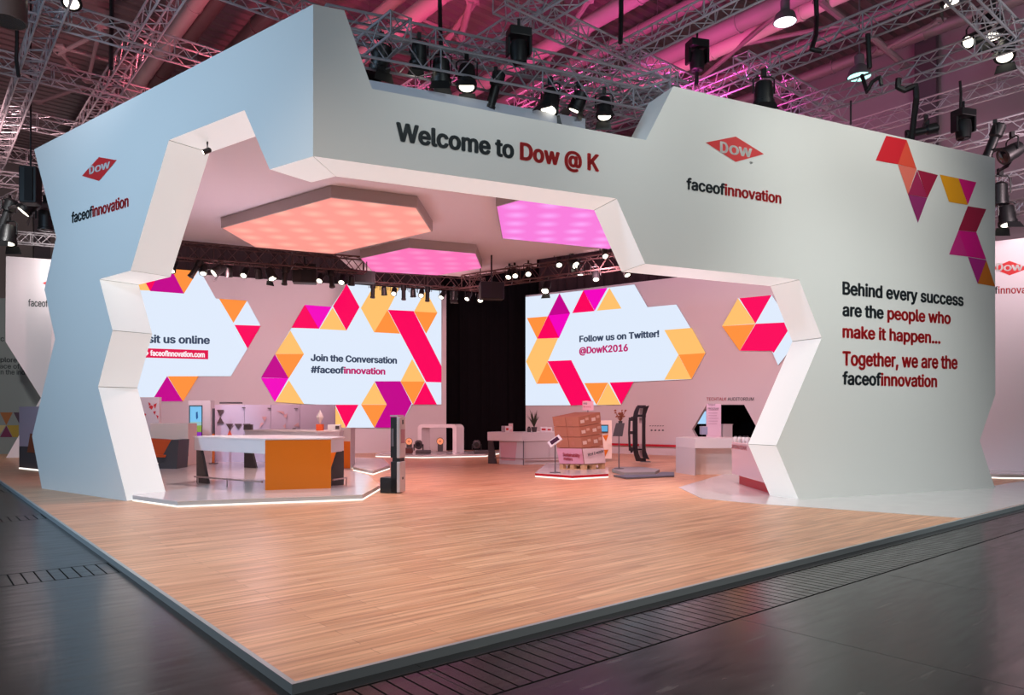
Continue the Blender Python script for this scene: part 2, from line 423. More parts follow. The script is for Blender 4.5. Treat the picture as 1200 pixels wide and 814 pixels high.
# ------------------------------------------------------------------ the facade
fac = thing('pavilion_facade', 'tall two-sided white stand facade with zigzag opening, red diamond logos and lettering', 'exhibition stand', CORNER)
TH = .75
NFI, NLI = -FR.n, -LE.n
MIT = (NFI+NLI).normalized(); MIT = MIT*(TH/MIT.dot(NFI))
L_out = [(49,570),(37.6,511),(64.7,397),(52,339),(66,278),(40,175),(367,5)]
L_open = [(367,183),(316,198.5),(286.5,129),(198,164),(153,317),(116.5,327),(132,387),(115,453),(149,585.5)]
F_out = [(367,5),(403.5,12),(436,104),(757,164),(789,101),(1166,185),(1166.5,462),(1148,516),(1166,572)]
F_open = [(936,585.5),(909.5,522),(963,395.7),(936.5,327.5),(756,309),(722.5,232.5),(367,183)]
def wallmesh(name, plane, outp, openp, ni, label):
    P = []
    for px, py in outp+openp:
        p = plane.pt(px, py)
        if py > 565: p.z = 0.0
        if px == 367: p = Vector((CORNER.x, CORNER.y, p.z))
        P.append((p, p+(MIT if px == 367 else ni*TH), px == 367))
    mb = MB(); n = len(P); no = len(outp)
    mb.face([q[0] for q in P]); mb.face([q[1] for q in P])
    rev = []
    for i in range(n):
        j = (i+1) % n
        if P[i][2] and P[j][2]: continue
        quad = [P[i][0], P[j][0], P[j][1], P[i][1]]
        opening = (i >= no or i == no-1 and False) and j != 0 and i < n-1
        if opening: rev.append(quad)
        elif not (i == n-1 or (i == no-1)): mb.face(quad)
        elif abs(quad[0].z) > .01 or abs(quad[1].z) > .01: rev.append(quad) if False else mb.face(quad)
    o = mb.build(name, WHITE, fac, label=label)
    return o, rev
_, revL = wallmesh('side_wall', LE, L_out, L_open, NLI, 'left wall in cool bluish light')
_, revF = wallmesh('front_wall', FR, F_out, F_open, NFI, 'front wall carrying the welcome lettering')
def shrink(quad):
    c = sum(quad, Vector())/4; L = max((quad[1]-quad[0]).length, .01); k = 1-.012/L
    a, b, c2, d = quad; m0, m1 = (a+b)/2, (d+c2)/2
    return [m0+(a-m0)*k, m0+(b-m0)*k, m1+(c2-m1)*k, m1+(d-m1)*k]
ctr = Vector((0, 14, 3))
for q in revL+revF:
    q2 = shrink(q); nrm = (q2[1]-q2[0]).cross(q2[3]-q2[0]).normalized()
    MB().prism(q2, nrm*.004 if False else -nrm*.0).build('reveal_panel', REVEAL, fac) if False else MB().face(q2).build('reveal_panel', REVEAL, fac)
# parapet wall behind the notch
pp = Plane(CORNER-FR.n*2.6, DIRF)
a, b = pp.pt(424, 90), pp.pt(686, 139)
MB().prism([Vector((a.x,a.y,6.3)), Vector((b.x,b.y,6.3)), Vector((b.x,b.y,b.z)), Vector((a.x,a.y,b.z))], NFI*.2).build('parapet', mat('pale_grey_panel', (196,200,212), .6), fac, label='grey parapet wall seen through the notch')
# lettering and logos
text('lettering', 'Welcome to Dow @ K', FR, (464,164.2), (702,200.5), (464,142.6), [INK, REDV], fac, .032, run=11)
text('lettering', 'faceofinnovation', FR, (804,221.3), (915.5,238.4), (804,207.6), [INK, REDV], fac, .027, run=6)
text('lettering', 'Behind every success', FR, (987,344.3), (1129,358.2), (987,329), [INK], fac, .028)
text('lettering', 'are the people who', FR, (987,369.5), (1114,379.3), (987,354.8), [INK, REDV], fac, .028, run=8)
text('lettering', 'make it happen...', FR, (987,395), (1102,402.3), (987,380), [REDV], fac, .028)
text('lettering', 'Together, we are the', FR, (987,427.5), (1122,431.9), (987,411), [REDV], fac, .028)
text('lettering', 'faceofinnovation', FR, (987,450), (1098,453.2), (987,434.5), [INK, REDV], fac, .028, run=6)
text('lettering', 'faceofinnovation', LE, (84,261.3), (151,241.6), (84,248.5), [INK, REDV], fac, .027, run=6)
def logo(plane, pts, tl, tr, tt, parent, red=REDV, white=WVIN, reg=None):
    lo = polys('diamond_logo', plane, [(red, pts)], parent, .005, 'red diamond logo')
    text('logo_lettering', 'D', plane, tl[0], tl[1], tt[0], [white], lo, .032, .009)
    text('logo_lettering', 'OW', plane, tr[0], tr[1], tt[1], [white], lo, .032, .009)
    if reg: text('logo_lettering', '\u00ae', plane, reg[0], reg[1], reg[2], [INK], lo, 0, .006)
logo(FR, [(826.8,167),(862,160),(895,180.5),(862,189.7)], [(843.5,178.2),(853,180)], [(854,180),(881,184.6)], [(843.5,165.4),(854,169.5)], fac, reg=[(878.3,192.5),(881.6,193),(878.3,188.8)])
logo(LE, [(96.3,206),(116.2,184),(137,187.6),(116.3,212)], [(105,204.3),(111,202.4)], [(111.6,202),(129.5,196.3)], [(105,195),(111.6,194.8)], fac)
gcol = {k: mat('vinyl_'+k, c, .5) for k, c in dict(red=(214,28,44), vermilion=(226,78,56), salmon=(228,112,96), wine=(160,20,60), berry=(160,34,82), plum=(146,40,104), amber=(236,158,16), pink=(222,0,120),
        magenta=(214,0,128), orchid=(206,40,130), violet=(176,30,130), rust=(206,110,20)).items()}
tri = [('red',[(1038.3,159),(1062.4,164),(1052,192.5),(1026,188)]),('vermilion',[(1062.4,164),(1074,198),(1052,192.5)]),('salmon',[(1052,193),(1074,198),(1064,228)]),
 ('wine',[(1075,199),(1099,205),(1086.5,232)]),('berry',[(1074.5,199.5),(1064,228),(1086.5,231.5)]),('plum',[(1064,228.3),(1086.5,231.8),(1075.5,261)]),
 ('amber',[(1101,204.5),(1123,209),(1134,240),(1112,236.5)]),('pink',[(1123,209),(1144,213.5),(1134,239.6)]),('wine',[(1134,241.5),(1155.6,245),(1144,271.7),(1123,269.7)]),
 ('orchid',[(1123,270),(1112,298),(1134,300.5)]),('magenta',[(1123,270),(1144,272),(1155.6,304),(1134,300.5)]),('violet',[(1134,301),(1155.6,304.7),(1145.6,332)]),('rust',[(1155.6,304.7),(1166,335.5),(1145.6,332)])]
for c, p in tri: polys('triangle_graphic', FR, [(gcol[c], p)], fac, .004)

# ------------------------------------------------------------------ canopy with hexagonal lights
CZ = 6.3
ic = CORNER+MIT
def meet(p, d, q, e):                     # crossing of two floor lines
    den = d[0]*e[1]-d[1]*e[0]; t = ((q[0]-p[0])*e[1]-(q[1]-p[1])*e[0])/den
    return Vector((p[0]+d[0]*t, p[1]+d[1]*t, CZ))
cb = [onz(209,281,CZ), onz(392.6,298,CZ), onz(411.5,315,CZ), onz(438,317.6,CZ), onz(543,324,CZ), onz(629,312.6,CZ), onz(629,304,CZ), onz(713,292,CZ)]
cpoly = [Vector((ic.x,ic.y,CZ)), Vector((ic.x,ic.y,CZ))+V2(DIRL)*7.6, cb[0]+V2(DIRF)*-2.0]+cb+[meet(cb[-1], DIRL, ic, DIRF)]
can = MB().prism(cpoly, (0,0,.12)); o = struct('ceiling_canopy', can, mat('white_canopy_fabric', (226,220,224), .6))
def hexlight(pts, m, label):
    P = [onz(x, y, 6.05) for x, y in pts]; c = sum(P, Vector())/len(P); c.z = CZ
    r = thing('hexagonal_ceiling_light', label, 'ceiling light', c, 'hexagonal canopy lights')
    MB().prism(P, (0,0,.245)).build('frame', mat('grey_light_frame', (176,164,162), .6), r)
    q = [c.xy.to_3d()+(p.xy.to_3d()-c.xy.to_3d())*.985+Vector((0,0,6.045)) for p in P]
    MB().face(q).build('diffuser', m, r)
hexlight([(259,267),(388,231),(489,243),(507,271),(391,297.5),(298,289.5)], hex_light_mat('salmon_diffuser', (255,158,146), (255,186,168), .98), 'largest hexagonal ceiling light, glowing salmon, at the left of the canopy')
hexlight([(422,302.5),(479,290),(558,296.7),(565,314),(513,322.5),(436,318)], hex_light_mat('pink_diffuser', (255,118,188), (255,146,204), .98), 'pink hexagonal ceiling light at the back of the canopy, partly hidden by the salmon one')
hexlight([(581,241.6),(588,279.2),(713,291.7),(775,276),(748,240),(640,225)], hex_light_mat('magenta_diffuser', (250,126,222), (255,166,248), .98), 'magenta hexagonal ceiling light behind the welcome band, at the right of the canopy')

# ------------------------------------------------------------------ interior walls
BTOP = 6.85
BL = Plane(at(515,HY,31.2), DIRF); BR = Plane(at(680,HY,30.7), DIRL)
def wallslab(name, plane, px0, px1, z0, z1, t=.2, m=INWHITE, struct_=True):
    a, b = plane.pt(px0, HY), plane.pt(px1, HY)
    mb = MB().prism([Vector((a.x,a.y,z0)), Vector((b.x,b.y,z0)), Vector((b.x,b.y,z1)), Vector((a.x,a.y,z1))], plane.n*-t)
    return struct(name, mb, m)
wallslab('wall_screen_left', BL, 60, 523, 0, BTOP)
# right wall with the hexagonal doorway
a, b = BR.pt(616, HY), BR.pt(1010, HY)
hexo = [(811,503),(828,474),(872,474),(889,505),(880,531),(826,531)]
mb = MB(); outer = [Vector((a.x,a.y,BTOP)), Vector((a.x,a.y,0))]
H = [BR.pt(x, y) for x, y in hexo]
mb.prism([Vector((a.x,a.y,0)), Vector((H[5].x,H[5].y,0)), H[5], H[0], H[1], Vector((H[1].x,H[1].y,BTOP)), Vector((a.x,a.y,BTOP))], BR.n*-.2)
mb.prism([Vector((H[1].x,H[1].y,BTOP)), H[1], H[2], Vector((H[2].x,H[2].y,BTOP))], BR.n*-.2)
mb.prism([Vector((H[2].x,H[2].y,BTOP)), H[2], H[3], H[4], Vector((H[4].x,H[4].y,0)), Vector((b.x,b.y,0)), Vector((b.x,b.y,BTOP))], BR.n*-.2)
mb.prism([Vector((H[5].x,H[5].y,0)), Vector((H[4].x,H[4].y,0)), H[4], H[5]], BR.n*-.2)
struct('wall_screen_right', mb, INWHITE)
# dark room behind the doorway
AU = Plane(BR.p-BR.n*3.2, DIRL)
wallslab('wall_auditorium', AU, 740, 1000, 0, 5, .1, BLACKF)
text('lettering_sign', 'TECHTALK AUDITORIUM', BR, (828,487.8-18.5), (883.5,487.8-18.5), (828,465.5), [REDL, INK], None, .012, run=9)
o = bpy.data.objects['lettering_sign']; o.name = 'wall_lettering'; tag(o, 'red and charcoal wall lettering reading TECHTALK AUDITORIUM above the dark doorway', 'sign')
# black drapes: back gap and the border above the walls
def drape(name, p0, p1, z0, z1, label, group=None, wave=.05):
    p0, p1 = Vector(p0), Vector(p1); n = max(12, int((p1-p0).length/.12)); d = (p1-p0); nn = Vector((d.y,-d.x,0)).normalized()
    mb = MB(); q = [p0+d*i/n+nn*wave*math.sin(i*1.57+math.sin(i*.7)) for i in range(n+1)]
    for i in range(n):
        mb.face([q[i]+Vector((0,0,z0)), q[i+1]+Vector((0,0,z0)), q[i+1]+Vector((0,0,z1)), q[i]+Vector((0,0,z1))])
    c = (p0+p1)/2
    r = thing(name, label, 'curtain', (c.x, c.y, z0), group)
    mb.build('cloth', BLACKF if z0 < 1 else mat('dark_brown_cloth', (58,46,48), .9, spec=.1), r)
    MB().path([p0+Vector((0,0,z1+.03)), p1+Vector((0,0,z1+.03))], .03).build('rail', BLACK, r)
g0 = BL.pt(520, HY, -1.2); g1 = BR.pt(622, HY, -1.0)
drape('black_drape', (g0.x,g0.y,0), (g1.x,g1.y,0), 0.0, 9.0, 'black floor-length drape closing the gap between the two screen walls')
a, b = BL.pt(150, HY, -.5), BL.pt(521, HY, -.5)
drape('drape_border', (a.x,a.y,0), (b.x,b.y,0), 6.75, 9.0, 'dark brown drape border above the left screen wall')
a, b = BR.pt(624, HY, -.5), BR.pt(950, HY, -.5)
drape('drape_border', (a.x,a.y,0), (b.x,b.y,0), 6.75, 9.0, 'dark brown drape border above the right screen wall')

# ------------------------------------------------------------------ LED screens
def screen(plane, outline, tris, label, faces=None):
    P = [plane.pt(x, y, .02) for x, y in outline]; c = sum(P, Vector())/len(P)
    r = thing('led_screen', label, 'screen', (c.x, c.y, min(p.z for p in P)))
    MB().prism([p for p in P], plane.n*.05).build('housing', mat('screen_housing', (190,180,186), .5), r)
    MB().face([p+plane.n*.052 for p in P]).build('display', E_WHITE, r)
    for k, (cl, pts) in enumerate(tris):
        polys('triangle_graphic', plane, [(E_COL[cl], pts)], r, .075+.0004*k, grow=.42)
    return r
s = screen(BL, [(140,333),(171,330),(185,316),(201,315.5),(232,317.7),(236,320),(253,350),(289.3,352.4),(305.4,381.8),(290,408.3),(270.5,440.8),(232.5,440.8),(214,470.3),(130,470.3)],
 [('orange',[(201,315.7),(231.6,317.9),(215.5,344)]),('pur',[(200.5,315.7),(215.3,344),(176.5,341),(171,331),(185,316.3)]),('crim',[(170.5,331),(182,329),(176.3,341)]),('tan',[(141,333.4),(170,331),(175.5,340.6),(141,339)]),
  ('orange',[(257,350.4),(289,352.6),(273.5,378)]),('crim',[(275,381),(305,382),(290,408)]),('pur',[(196,441),(214,470),(178,470)]),('orange',[(197,441),(232.3,441),(214.5,470)])],
 'white irregular LED screen at the left reading visit us online')
text('lettering', 'Visit us online', BL, (160.5,401.2), (246,403), (160.5,391.6), [E_COL['navy']], s, .03, .094)
polys('link_bar', BL, [(E_COL['redbar'], [(150,407.5),(244,410.5),(244,421),(150,418.5)])], s, .090)
text('lettering', '\u2192 faceofinnovation.com', BL, (169,416.4), (240,418.6), (169,409.9), [E_COL['wtxt']], s, .035, .098)
s = screen(BL, [(406.2,332.8),(437.8,335.2),(516.7,341),(516.7,473.8),(482.2,473.8),(467,500.8),(405,501),(388,501),(375,474),(357,473.2),(322,470.8),(305.6,442.6),(322.3,414.8),(341.3,384),(357,357.2),(388.3,359.5)],
 [('crim',[(406,333.3),(420.5,360),(405.6,387),(390.2,359)]),('crim',[(341.6,384),(357,357.5),(373.2,385)]),('mag',[(357.3,357.5),(388,359.8),(373.4,385)]),('tan',[(389.4,361),(405,387),(374.5,385.4)]),
  ('tan',[(339.9,387.7),(355.6,414.6),(322.6,414.4)]),('orange',[(322.6,414.9),(355.6,415),(338,443)]),('pur',[(322,415.5),(337.6,442.8),(306,442.4)]),('mag',[(306,443),(337.6,443.2),(322,470.4)]),('tan',[(338.3,446),(355.6,473),(322.8,470.7)]),
  ('tan',[(437.6,335.6),(467,337.8),(453.7,363.5),(438,389),(422.8,361)]),('orange',[(453.7,363.7),(468,390.8),(438.4,389.2)]),('crim',[(454.4,363.5),(484.2,365),(516.5,429),(516.5,447.6),(498.7,447)]),
  ('tan',[(498.3,341),(511.6,366.4),(484.9,364.9)]),('orange',[(484.9,365.3),(511.6,366.8),(498.7,390.6)]),('tan',[(482.4,421),(496.9,446.8),(469.2,446.8)]),('orange',[(469.2,447.2),(497,447.2),(483.5,473.6)]),
  ('crim',[(497.6,447.8),(510.9,473.6),(484.2,473.6)]),('pur',[(438.7,447),(468.4,447),(481.5,472.6),(467,500.5),(438.7,500.5),(452.6,473.9)]),('tan',[(438.3,448),(452.3,473.6),(423,473.6)]),
  ('orange',[(423,474.2),(452.3,474.2),(438.2,500.5)]),('crim',[(392.7,474.3),(419.3,474.3),(405.2,500.6)]),('tan',[(391.6,474.6),(404.6,500.6),(379,500.6)])],
 'large LED screen reading join the conversation on the left screen wall')
text('lettering', 'Join the Conversation', BL, (363.7,422.7), (464.6,425.9), (363.7,414.6), [E_COL['navy']], s, .034, .092)
text('lettering', '#faceofinnovation', BL, (363.7,436.6), (451,438.7), (363.7,428.4), [E_COL['navy'], E_COL['pinktxt']], s, .034, .092, run=7)
s = screen(BR, [(617,348.2),(712.9,337.2),(744.5,333.5),(759.9,360),(793.7,356.9),(827.7,413.6),(811.4,444.2),(743.5,447.2),(728.8,474),(700,474.6),(617,475)],
 [('pur',[(656.8,344.2),(669,367),(643.9,369.7)]),('mag',[(669,367.4),(656.2,395.7),(643.9,370)]),('crim',[(643.5,370),(656,395.8),(630.9,396.7)]),('orange',[(619,372.9),(642.4,371),(630.7,396.5)]),
  ('crim',[(684.8,340.7),(697.5,364.4),(672,366.7)]),('mag',[(685.2,340.6),(712.7,337.6),(698,364)]),('tan',[(715.3,338),(729,361.4),(701,363.9)]),('tan',[(630.7,397.2),(654.9,396.6),(642.5,424),(630,449),(618,423.4)]),
  ('orange',[(642.5,424.4),(655.6,449),(630.4,449.4)]),('crim',[(643,423.4),(670.6,422.4),(696.6,474),(670,474.4)]),('orange',[(686.3,449),(713.2,448.5),(700.2,474)]),('tan',[(713.8,448.8),(728,473.8),(701,474.2)]),
  ('crim',[(716,448.4),(743.3,447.3),(729,473.6)]),('tan',[(779.9,387),(811.4,384.6),(827.5,413.4),(796.3,415.5)]),('orange',[(796.5,415.9),(827.4,413.9),(811.4,443.8)]),('tan',[(796,416.2),(811,443.9),(779.9,444.6)])],
 'large LED screen with a follow us message on the right screen wall')
text('lettering', 'Follow us on Twitter!', BR, (680.2,400.8), (773.8,394.7), (680.2,393.3), [E_COL['navy']], s, .034, .092)
text('lettering', '@DowK2016', BR, (680,414.6), (737.3,411.2), (680,406.6), [E_COL['pinktxt']], s, .034, .092)
screen(BR, [(865.7,349.6),(905.3,345.8),(925,377.2),(945,376.8),(926,411),(912.5,428),(905,410.8),(867.6,411.2),(847,382)],
 [('tan',[(865.7,350),(885.8,379),(847.3,382)]),('orange',[(847.3,382.4),(885.6,379.9),(867.6,410.8)]),('crim',[(867.6,349.7),(904.6,346.2),(886.1,378.8)]),('crim',[(886.8,379.8),(919.5,378.2),(923.5,388),(907.4,413),(904.6,410.6),(868.2,410.9)])],
 'small hexagonal LED screen of tan and crimson triangles beside the right reveal')

# ------------------------------------------------------------------ raised platforms
def platform(label, top, z, loc=None, m=GLOSSW, strip=LED, group='raised exhibit platforms', face=mat('platform_edge', (196,196,196), .5), lip=.05, inset=.02):
    c = sum(top, Vector())/len(top); r = thing('platform', label, 'platform', (c.x, c.y, 0), group)
    q = lambda k: [Vector((c.x+(p.x-c.x)*k, c.y+(p.y-c.y)*k, 0)) for p in top]
    MB().prism([p+Vector((0,0,z-.012)) for p in q(1)], (0,0,.012)).build('deck', m, r)
    MB().prism([p+Vector((0,0,.034)) for p in q(.999)], (0,0,z-.047)).build('body', face, r)
    MB().prism([p+Vector((0,0,.006)) for p in q(.9985)], (0,0,.027)).build('led_strip', strip, r)
    return r
PZ = .11
ax, ay = LE.pt(149, 585), LE.pt(52, 571)
pA = [LE.pt(152,585,-.05), onz(208,587,PZ), onz(425,579.3,PZ), onz(446,567.5,PZ), onz(432,556.5,PZ), onz(405,549,PZ), onz(300,536.5,PZ), onz(170,536,PZ)]
pA[0].z = PZ
platform('glossy white platform with a bright light line, under the orange counter', pA, PZ)
platform('smaller glossy white platform behind the orange counter platform', [onz(414,546.8,PZ), onz(437,551.5,PZ), onz(457,545,PZ), onz(449,537,PZ), onz(412,535.6,PZ)], PZ)
platform('long white stage platform under the white arch', [onz(440,532,.1), onz(494,533.4,.1), onz(569,531.8,.1), onz(590,528,.1), onz(455,528.2,.1)], .1)
platform('white hexagonal platform edged in red, under the stack of cartons', [onz(627,553.6,PZ), onz(671,556.5,PZ), onz(713,554.3,PZ), onz(713,547.5,PZ), onz(690,541.5,PZ), onz(640,543,PZ)], PZ, face=REDL)
platform('low white platform beyond the right end of the facade', [onz(1120,553,PZ), onz(1172,555.5,PZ), onz(1290,556.5,PZ), onz(1290,543,PZ), onz(1120,544,PZ)], PZ)
platform('pale display floor in front of the right screen wall', [onz(716,549,.03), onz(800,548,.03), onz(830,540,.03), onz(700,540,.03)], .035) if False else None

# ------------------------------------------------------------------ big hexagonal counter with the orange panel
def P3(px, py, z): return onz(px, py, z)
CT = 1.12
v0, v1, v2 = Vector((-6.93,15.9,0)), Vector((-4.83,14.32,0)), Vector((-3.64,14.72,0))
v3, v4, v5 = Vector((-3.53,15.45,0)), Vector((-5.3,16.8,0)), Vector((-6.7,16.6,0))
ring = [v0,v1,v2,v3,v4,v5]
ctr = sum(ring, Vector())/6
t = thing('counter', 'large white hexagonal counter with an orange front panel and dark slanted legs', 'counter', (ctr.x, ctr.y, PZ))
MB().prism([p+Vector((0,0,CT-.03)) for p in ring], (0,0,.03)).build('counter_top', mat('counter_white', (228,222,222), .3), t, bevel=.005)
MB().prism([ctr+(p-ctr)*.985+Vector((0,0,CT-.30)) for p in ring], (0,0,.268)).build('fascia', mat('counter_fascia', (214,214,220), .35), t)
MB().prism([v1+Vector((0,-.01,PZ)), v2+Vector((0,-.01,PZ)), v2+Vector((0,-.01,CT-.035)), v1+Vector((0,-.01,CT-.035))], (-.02,.05,0)).build('front_panel', ORANGE, t, label='orange front panel')
def slantleg(p, d, wtop, wbot, name='leg', th=.06, h=CT-.3, z0=PZ, par=t, m=CHAR):
    d = V2(d).normalized(); n = Vector((-d.y, d.x, 0))*th
    return MB().prism([p+Vector((0,0,z0)), p+d*wbot+Vector((0,0,z0)), p+d*wtop+Vector((0,0,h+.01)), p+Vector((0,0,h+.01))], n).build(name, m, par)
slantleg(v0+Vector((.06,.02,0)), v1-v0, .17, .44)
slantleg(v3-Vector((.05,.02,0)), v2-v3+Vector((-.55,.05,0)), .14, .42)
slantleg(v4, v3-v4, .2, .45)
pr = [v0+(v1-v0)*.28-V2((.3,.4))*.4, v1+Vector((-.5,.05,0)), ]
r0 = v0+(v1-v0)*.13+Vector((-.10,-.12,.27)); r1 = v1+(v0-v1)*.02+Vector((-.03,-.0,.27))
fr = MB().path([r0, r1, ], .018)
fr.tube(r0+(r1-r0)*.5, Vector(((r0+(r1-r0)*.5).x, (r0+(r1-r0)*.5).y, PZ)), .012)
fr.tube(r0+(r1-r0)*.05, Vector(((r0+(r1-r0)*.05).x, (r0+(r1-r0)*.05).y, PZ)), .012)
fr.build('foot_rail', mat('brushed_steel', (176,160,160), .3, .9), t)
r0, r1 = v2+Vector((.02,.06,.27)), v2+(v3-v2)*.75+Vector((.10,.0,.27))
MB().path([r0, r1], .018).tube(r1, Vector((r1.x,r1.y,PZ)), .012).build('foot_rail', MATS['brushed_steel'], t)
# second counter behind
w = [Vector((-6.4,20.3,0)), Vector((-4.7,18.9,0)), Vector((-4.25,19.1,0)), Vector((-4.1,20.2,0)), Vector((-5.6,21.4,0))]
w = [at(286,HY,20.4), at(372,HY,18.9), at(398,HY,19.3), at(403,HY,20.4), at(330,HY,21.6)]
w = [Vector((p.x,p.y,0)) for p in w]; c2 = sum(w, Vector())/5
t2 = thing('counter', 'second white counter behind the orange-fronted one, with an orange end panel', 'counter', (c2.x, c2.y, PZ))
MB().prism([p+Vector((0,0,1.13)) for p in w], (0,0,.03)).build('counter_top', MATS['counter_white'], t2)
MB().prism([c2+(p-c2)*.985+Vector((0,0,.86)) for p in w], (0,0,.268)).build('fascia', MATS['counter_fascia'], t2)
slantleg(w[0], w[1]-w[0], .22, .5, h=.86, par=t2)
MB().prism([w[1]+Vector((0,-.01,PZ)), w[2]+Vector((0,-.01,PZ)), w[2]+Vector((0,-.01,.86)), w[1]+Vector((0,-.01,.86))], (-.02,.05,0)).build('end_panel', ORANGE, t2)
# things on the second counter
def ongrid(px, Y, z): p = at(px, HY, Y); return Vector((p.x, p.y, z))
p = ongrid(375, 19.6, 1.16)
r = thing('ornament', 'white diamond-shaped ornament on an orange block, standing on the rear counter', 'ornament', p)
MB().box(p+Vector((0,0,.085)), (.17,.17,.17)).build('block', mat('orange_block', (232,96,40), .5), r)
MB().lathe([(.004,.17),(.10,.36),(.004,.55)], p, 4).build('diamond', mat('pearl_white', (240,238,232), .25), r)
p = ongrid(392, 19.7, 1.16)
r = thing('box', 'small white box with a dark end on the rear counter, right of the diamond ornament', 'box', p)
MB().box(p+Vector((0,0,.08)), (.34,.2,.16), .1).build('body', WVIN, r, bevel=.006)
MB().box(p+Vector((.10,-.102,.08)), (.1,.02,.09), .1).build('dark_panel', CHAR, r)
p = ongrid(291, 20.4, 1.16)
r = thing('box', 'small dark display box at the left end of the rear counter', 'box', p)
MB().box(p+Vector((0,0,.07)), (.2,.2,.14)).build('body', CHAR, r, bevel=.006)
MB().box(p+Vector((0,0,.145)), (.21,.21,.012)).build('lid', DARKST, r)
# pink side panel at the right of the counters
p0 = ongrid(397.5, 21.2, 0); p1 = ongrid(411, 21.2, 0)
r = thing('display_cabinet', 'tall pinkish cabinet with an orange lower door, right of the rear counter', 'cabinet', (p0.x, p0.y, 0))
cc = (p0+p1)/2
MB().box(cc+Vector((0,.3,.6)), ((p1-p0).length,.6,1.2-.002)).build('body', INWHITE, r, bevel=.01)
MB().box(cc+Vector((.05,-.015,.42)), ((p1-p0).length*.62,.03,.78)).build('door', ORANGE, r, label='orange door')
p0 = ongrid(413, 23.0, 0); p1 = ongrid(442, 23.0, 0)

# ------------------------------------------------------------------ left interior: bench, totem, panel wall
r0 = ongrid(190, 19.9, PZ)
r = thing('bench', 'orange upholstered bench with a charcoal slanted side, against the white block at the left', 'bench', r0)
a = ongrid(160, 20.1, 0); b = ongrid(207, 19.9, 0); dd = (b-a).normalized()
MB().prism([b+Vector((0,0,PZ)), b+dd*-.62+Vector((0,0,PZ)), b+dd*-.45+Vector((0,0,.42)), b+dd*-.16+Vector((0,0,.9)), b+dd*.06+Vector((0,0,.9))], (-.02,.7,0)).build('side_panel', CHAR, r)
MB().prism([a+Vector((0,0,.44)), b+dd*-.3+Vector((0,0,.44)), b+dd*-.38+Vector((0,0,.27)), a+Vector((0,0,.27))], (0,.6,0)).build('base', CHAR, r)
MB().prism([a+Vector((0,.05,.45)), b+dd*-.3+Vector((0,.05,.45)), b+dd*-.17+Vector((0,.05,.88)), a+Vector((0,.05,.93))], (0,.5,0)).build('backrest', ORFAB, r, bevel=.03)
MB().prism([a+Vector((0,-.03,.42)), b+dd*-.33+Vector((0,-.03,.42)), b+dd*-.31+Vector((0,-.03,.49)), a+Vector((0,-.03,.49))], (0,.3,0)).build('seat', ORFAB, r, bevel=.02)
a, b = ongrid(176, 21.2, 0), ongrid(220.5, 21.2, 0)
r = thing('partition_block', 'low cream partition block behind the orange bench', 'partition', ((a.x+b.x)/2, a.y, PZ))
MB().box(Vector(((a.x+b.x)/2, 21.5, .72)), ((b-a).length, .6, 1.22)).build('body', mat('cream_panel', (236,216,200), .5), r, bevel=.01)
MB().box(Vector((b.x-.22, 21.17, .44)), (.46,.05,.1)).build('bumper', REDL, r, label='red bumper rail')
# tall pink panel with red triangles, left
a, b = ongrid(140, 22.5, 0), ongrid(186, 22.5, 0)
r = thing('partition_panel', 'tall pinkish partition decorated with small red triangles, beside the left reveal', 'partition', ((a.x+b.x)/2, a.y, PZ))
MB().box(Vector(((a.x+b.x)/2, 22.6, 1.12)), ((b-a).length, .16, 2.0)).build('body', INWHITE, r)
pl = Plane((a.x, 22.52), (1,0))
for q in ([(174,471),(177,473),(175,476)],[(174.5,477),(177,474.5),(180,476),(178,480)],[(180,474),(184,472),(182,479)],[(179.5,482),(183,481.5),(181.5,486)],[(183,486),(186,487),(185,491)],[(168,486),(170,484),(171.5,485),(169.5,489),(167,489.5)],[(171,494),(172.5,498),(170,499)]):
    polys('triangle_graphic', pl, [(REDV, q)], r, .01)
# totem with portrait monitor
a, b = ongrid(220.5, 22.3, 0), ongrid(247, 22.3, 0)
r = thing('info_totem', 'pale pink totem holding a portrait monitor with a blue and green landscape picture', 'totem', ((a.x+b.x)/2, a.y, PZ))
MB().box(Vector(((a.x+b.x)/2, 22.45, PZ+.95)), ((b-a).length, .3, 1.9)).build('body', INWHITE, r, bevel=.01)
pl = Plane((a.x, 22.29), (1,0))
mon = polys('monitor_bezel', pl, [(BLACK, [(221.8,474.8),(237.5,474.8),(237.2,519.6),(222,519.3)])], r, .015)
polys('monitor_picture', pl, [(glow('picture_sky', (126,196,240)), [(223,476),(236.5,476),(236.5,494),(223,494)]), (glow('picture_haze', (150,190,196)), [(223,494),(236.5,494),(236.5,499),(223,499)]),
  (glow('picture_field', (138,160,74)), [(223,499),(236.5,498),(236.5,506),(223,506)]), (glow('picture_purple', (140,50,176)), [(223,506.5),(236.5,506),(236.5,512),(223,512)]),
  (glow('picture_grey', (150,150,180)), [(223,512),(236.5,512),(236.3,518),(223,518)]), ], r, .02)
polys('monitor_figure', pl, [(glow('picture_blue', (40,90,150)), [(230,483),(232,482),(232.5,489),(231,491.5),(230,489)])], r, .024)
# grey column and dark-orange post beside it
p = ongrid(245, 21.9, PZ)
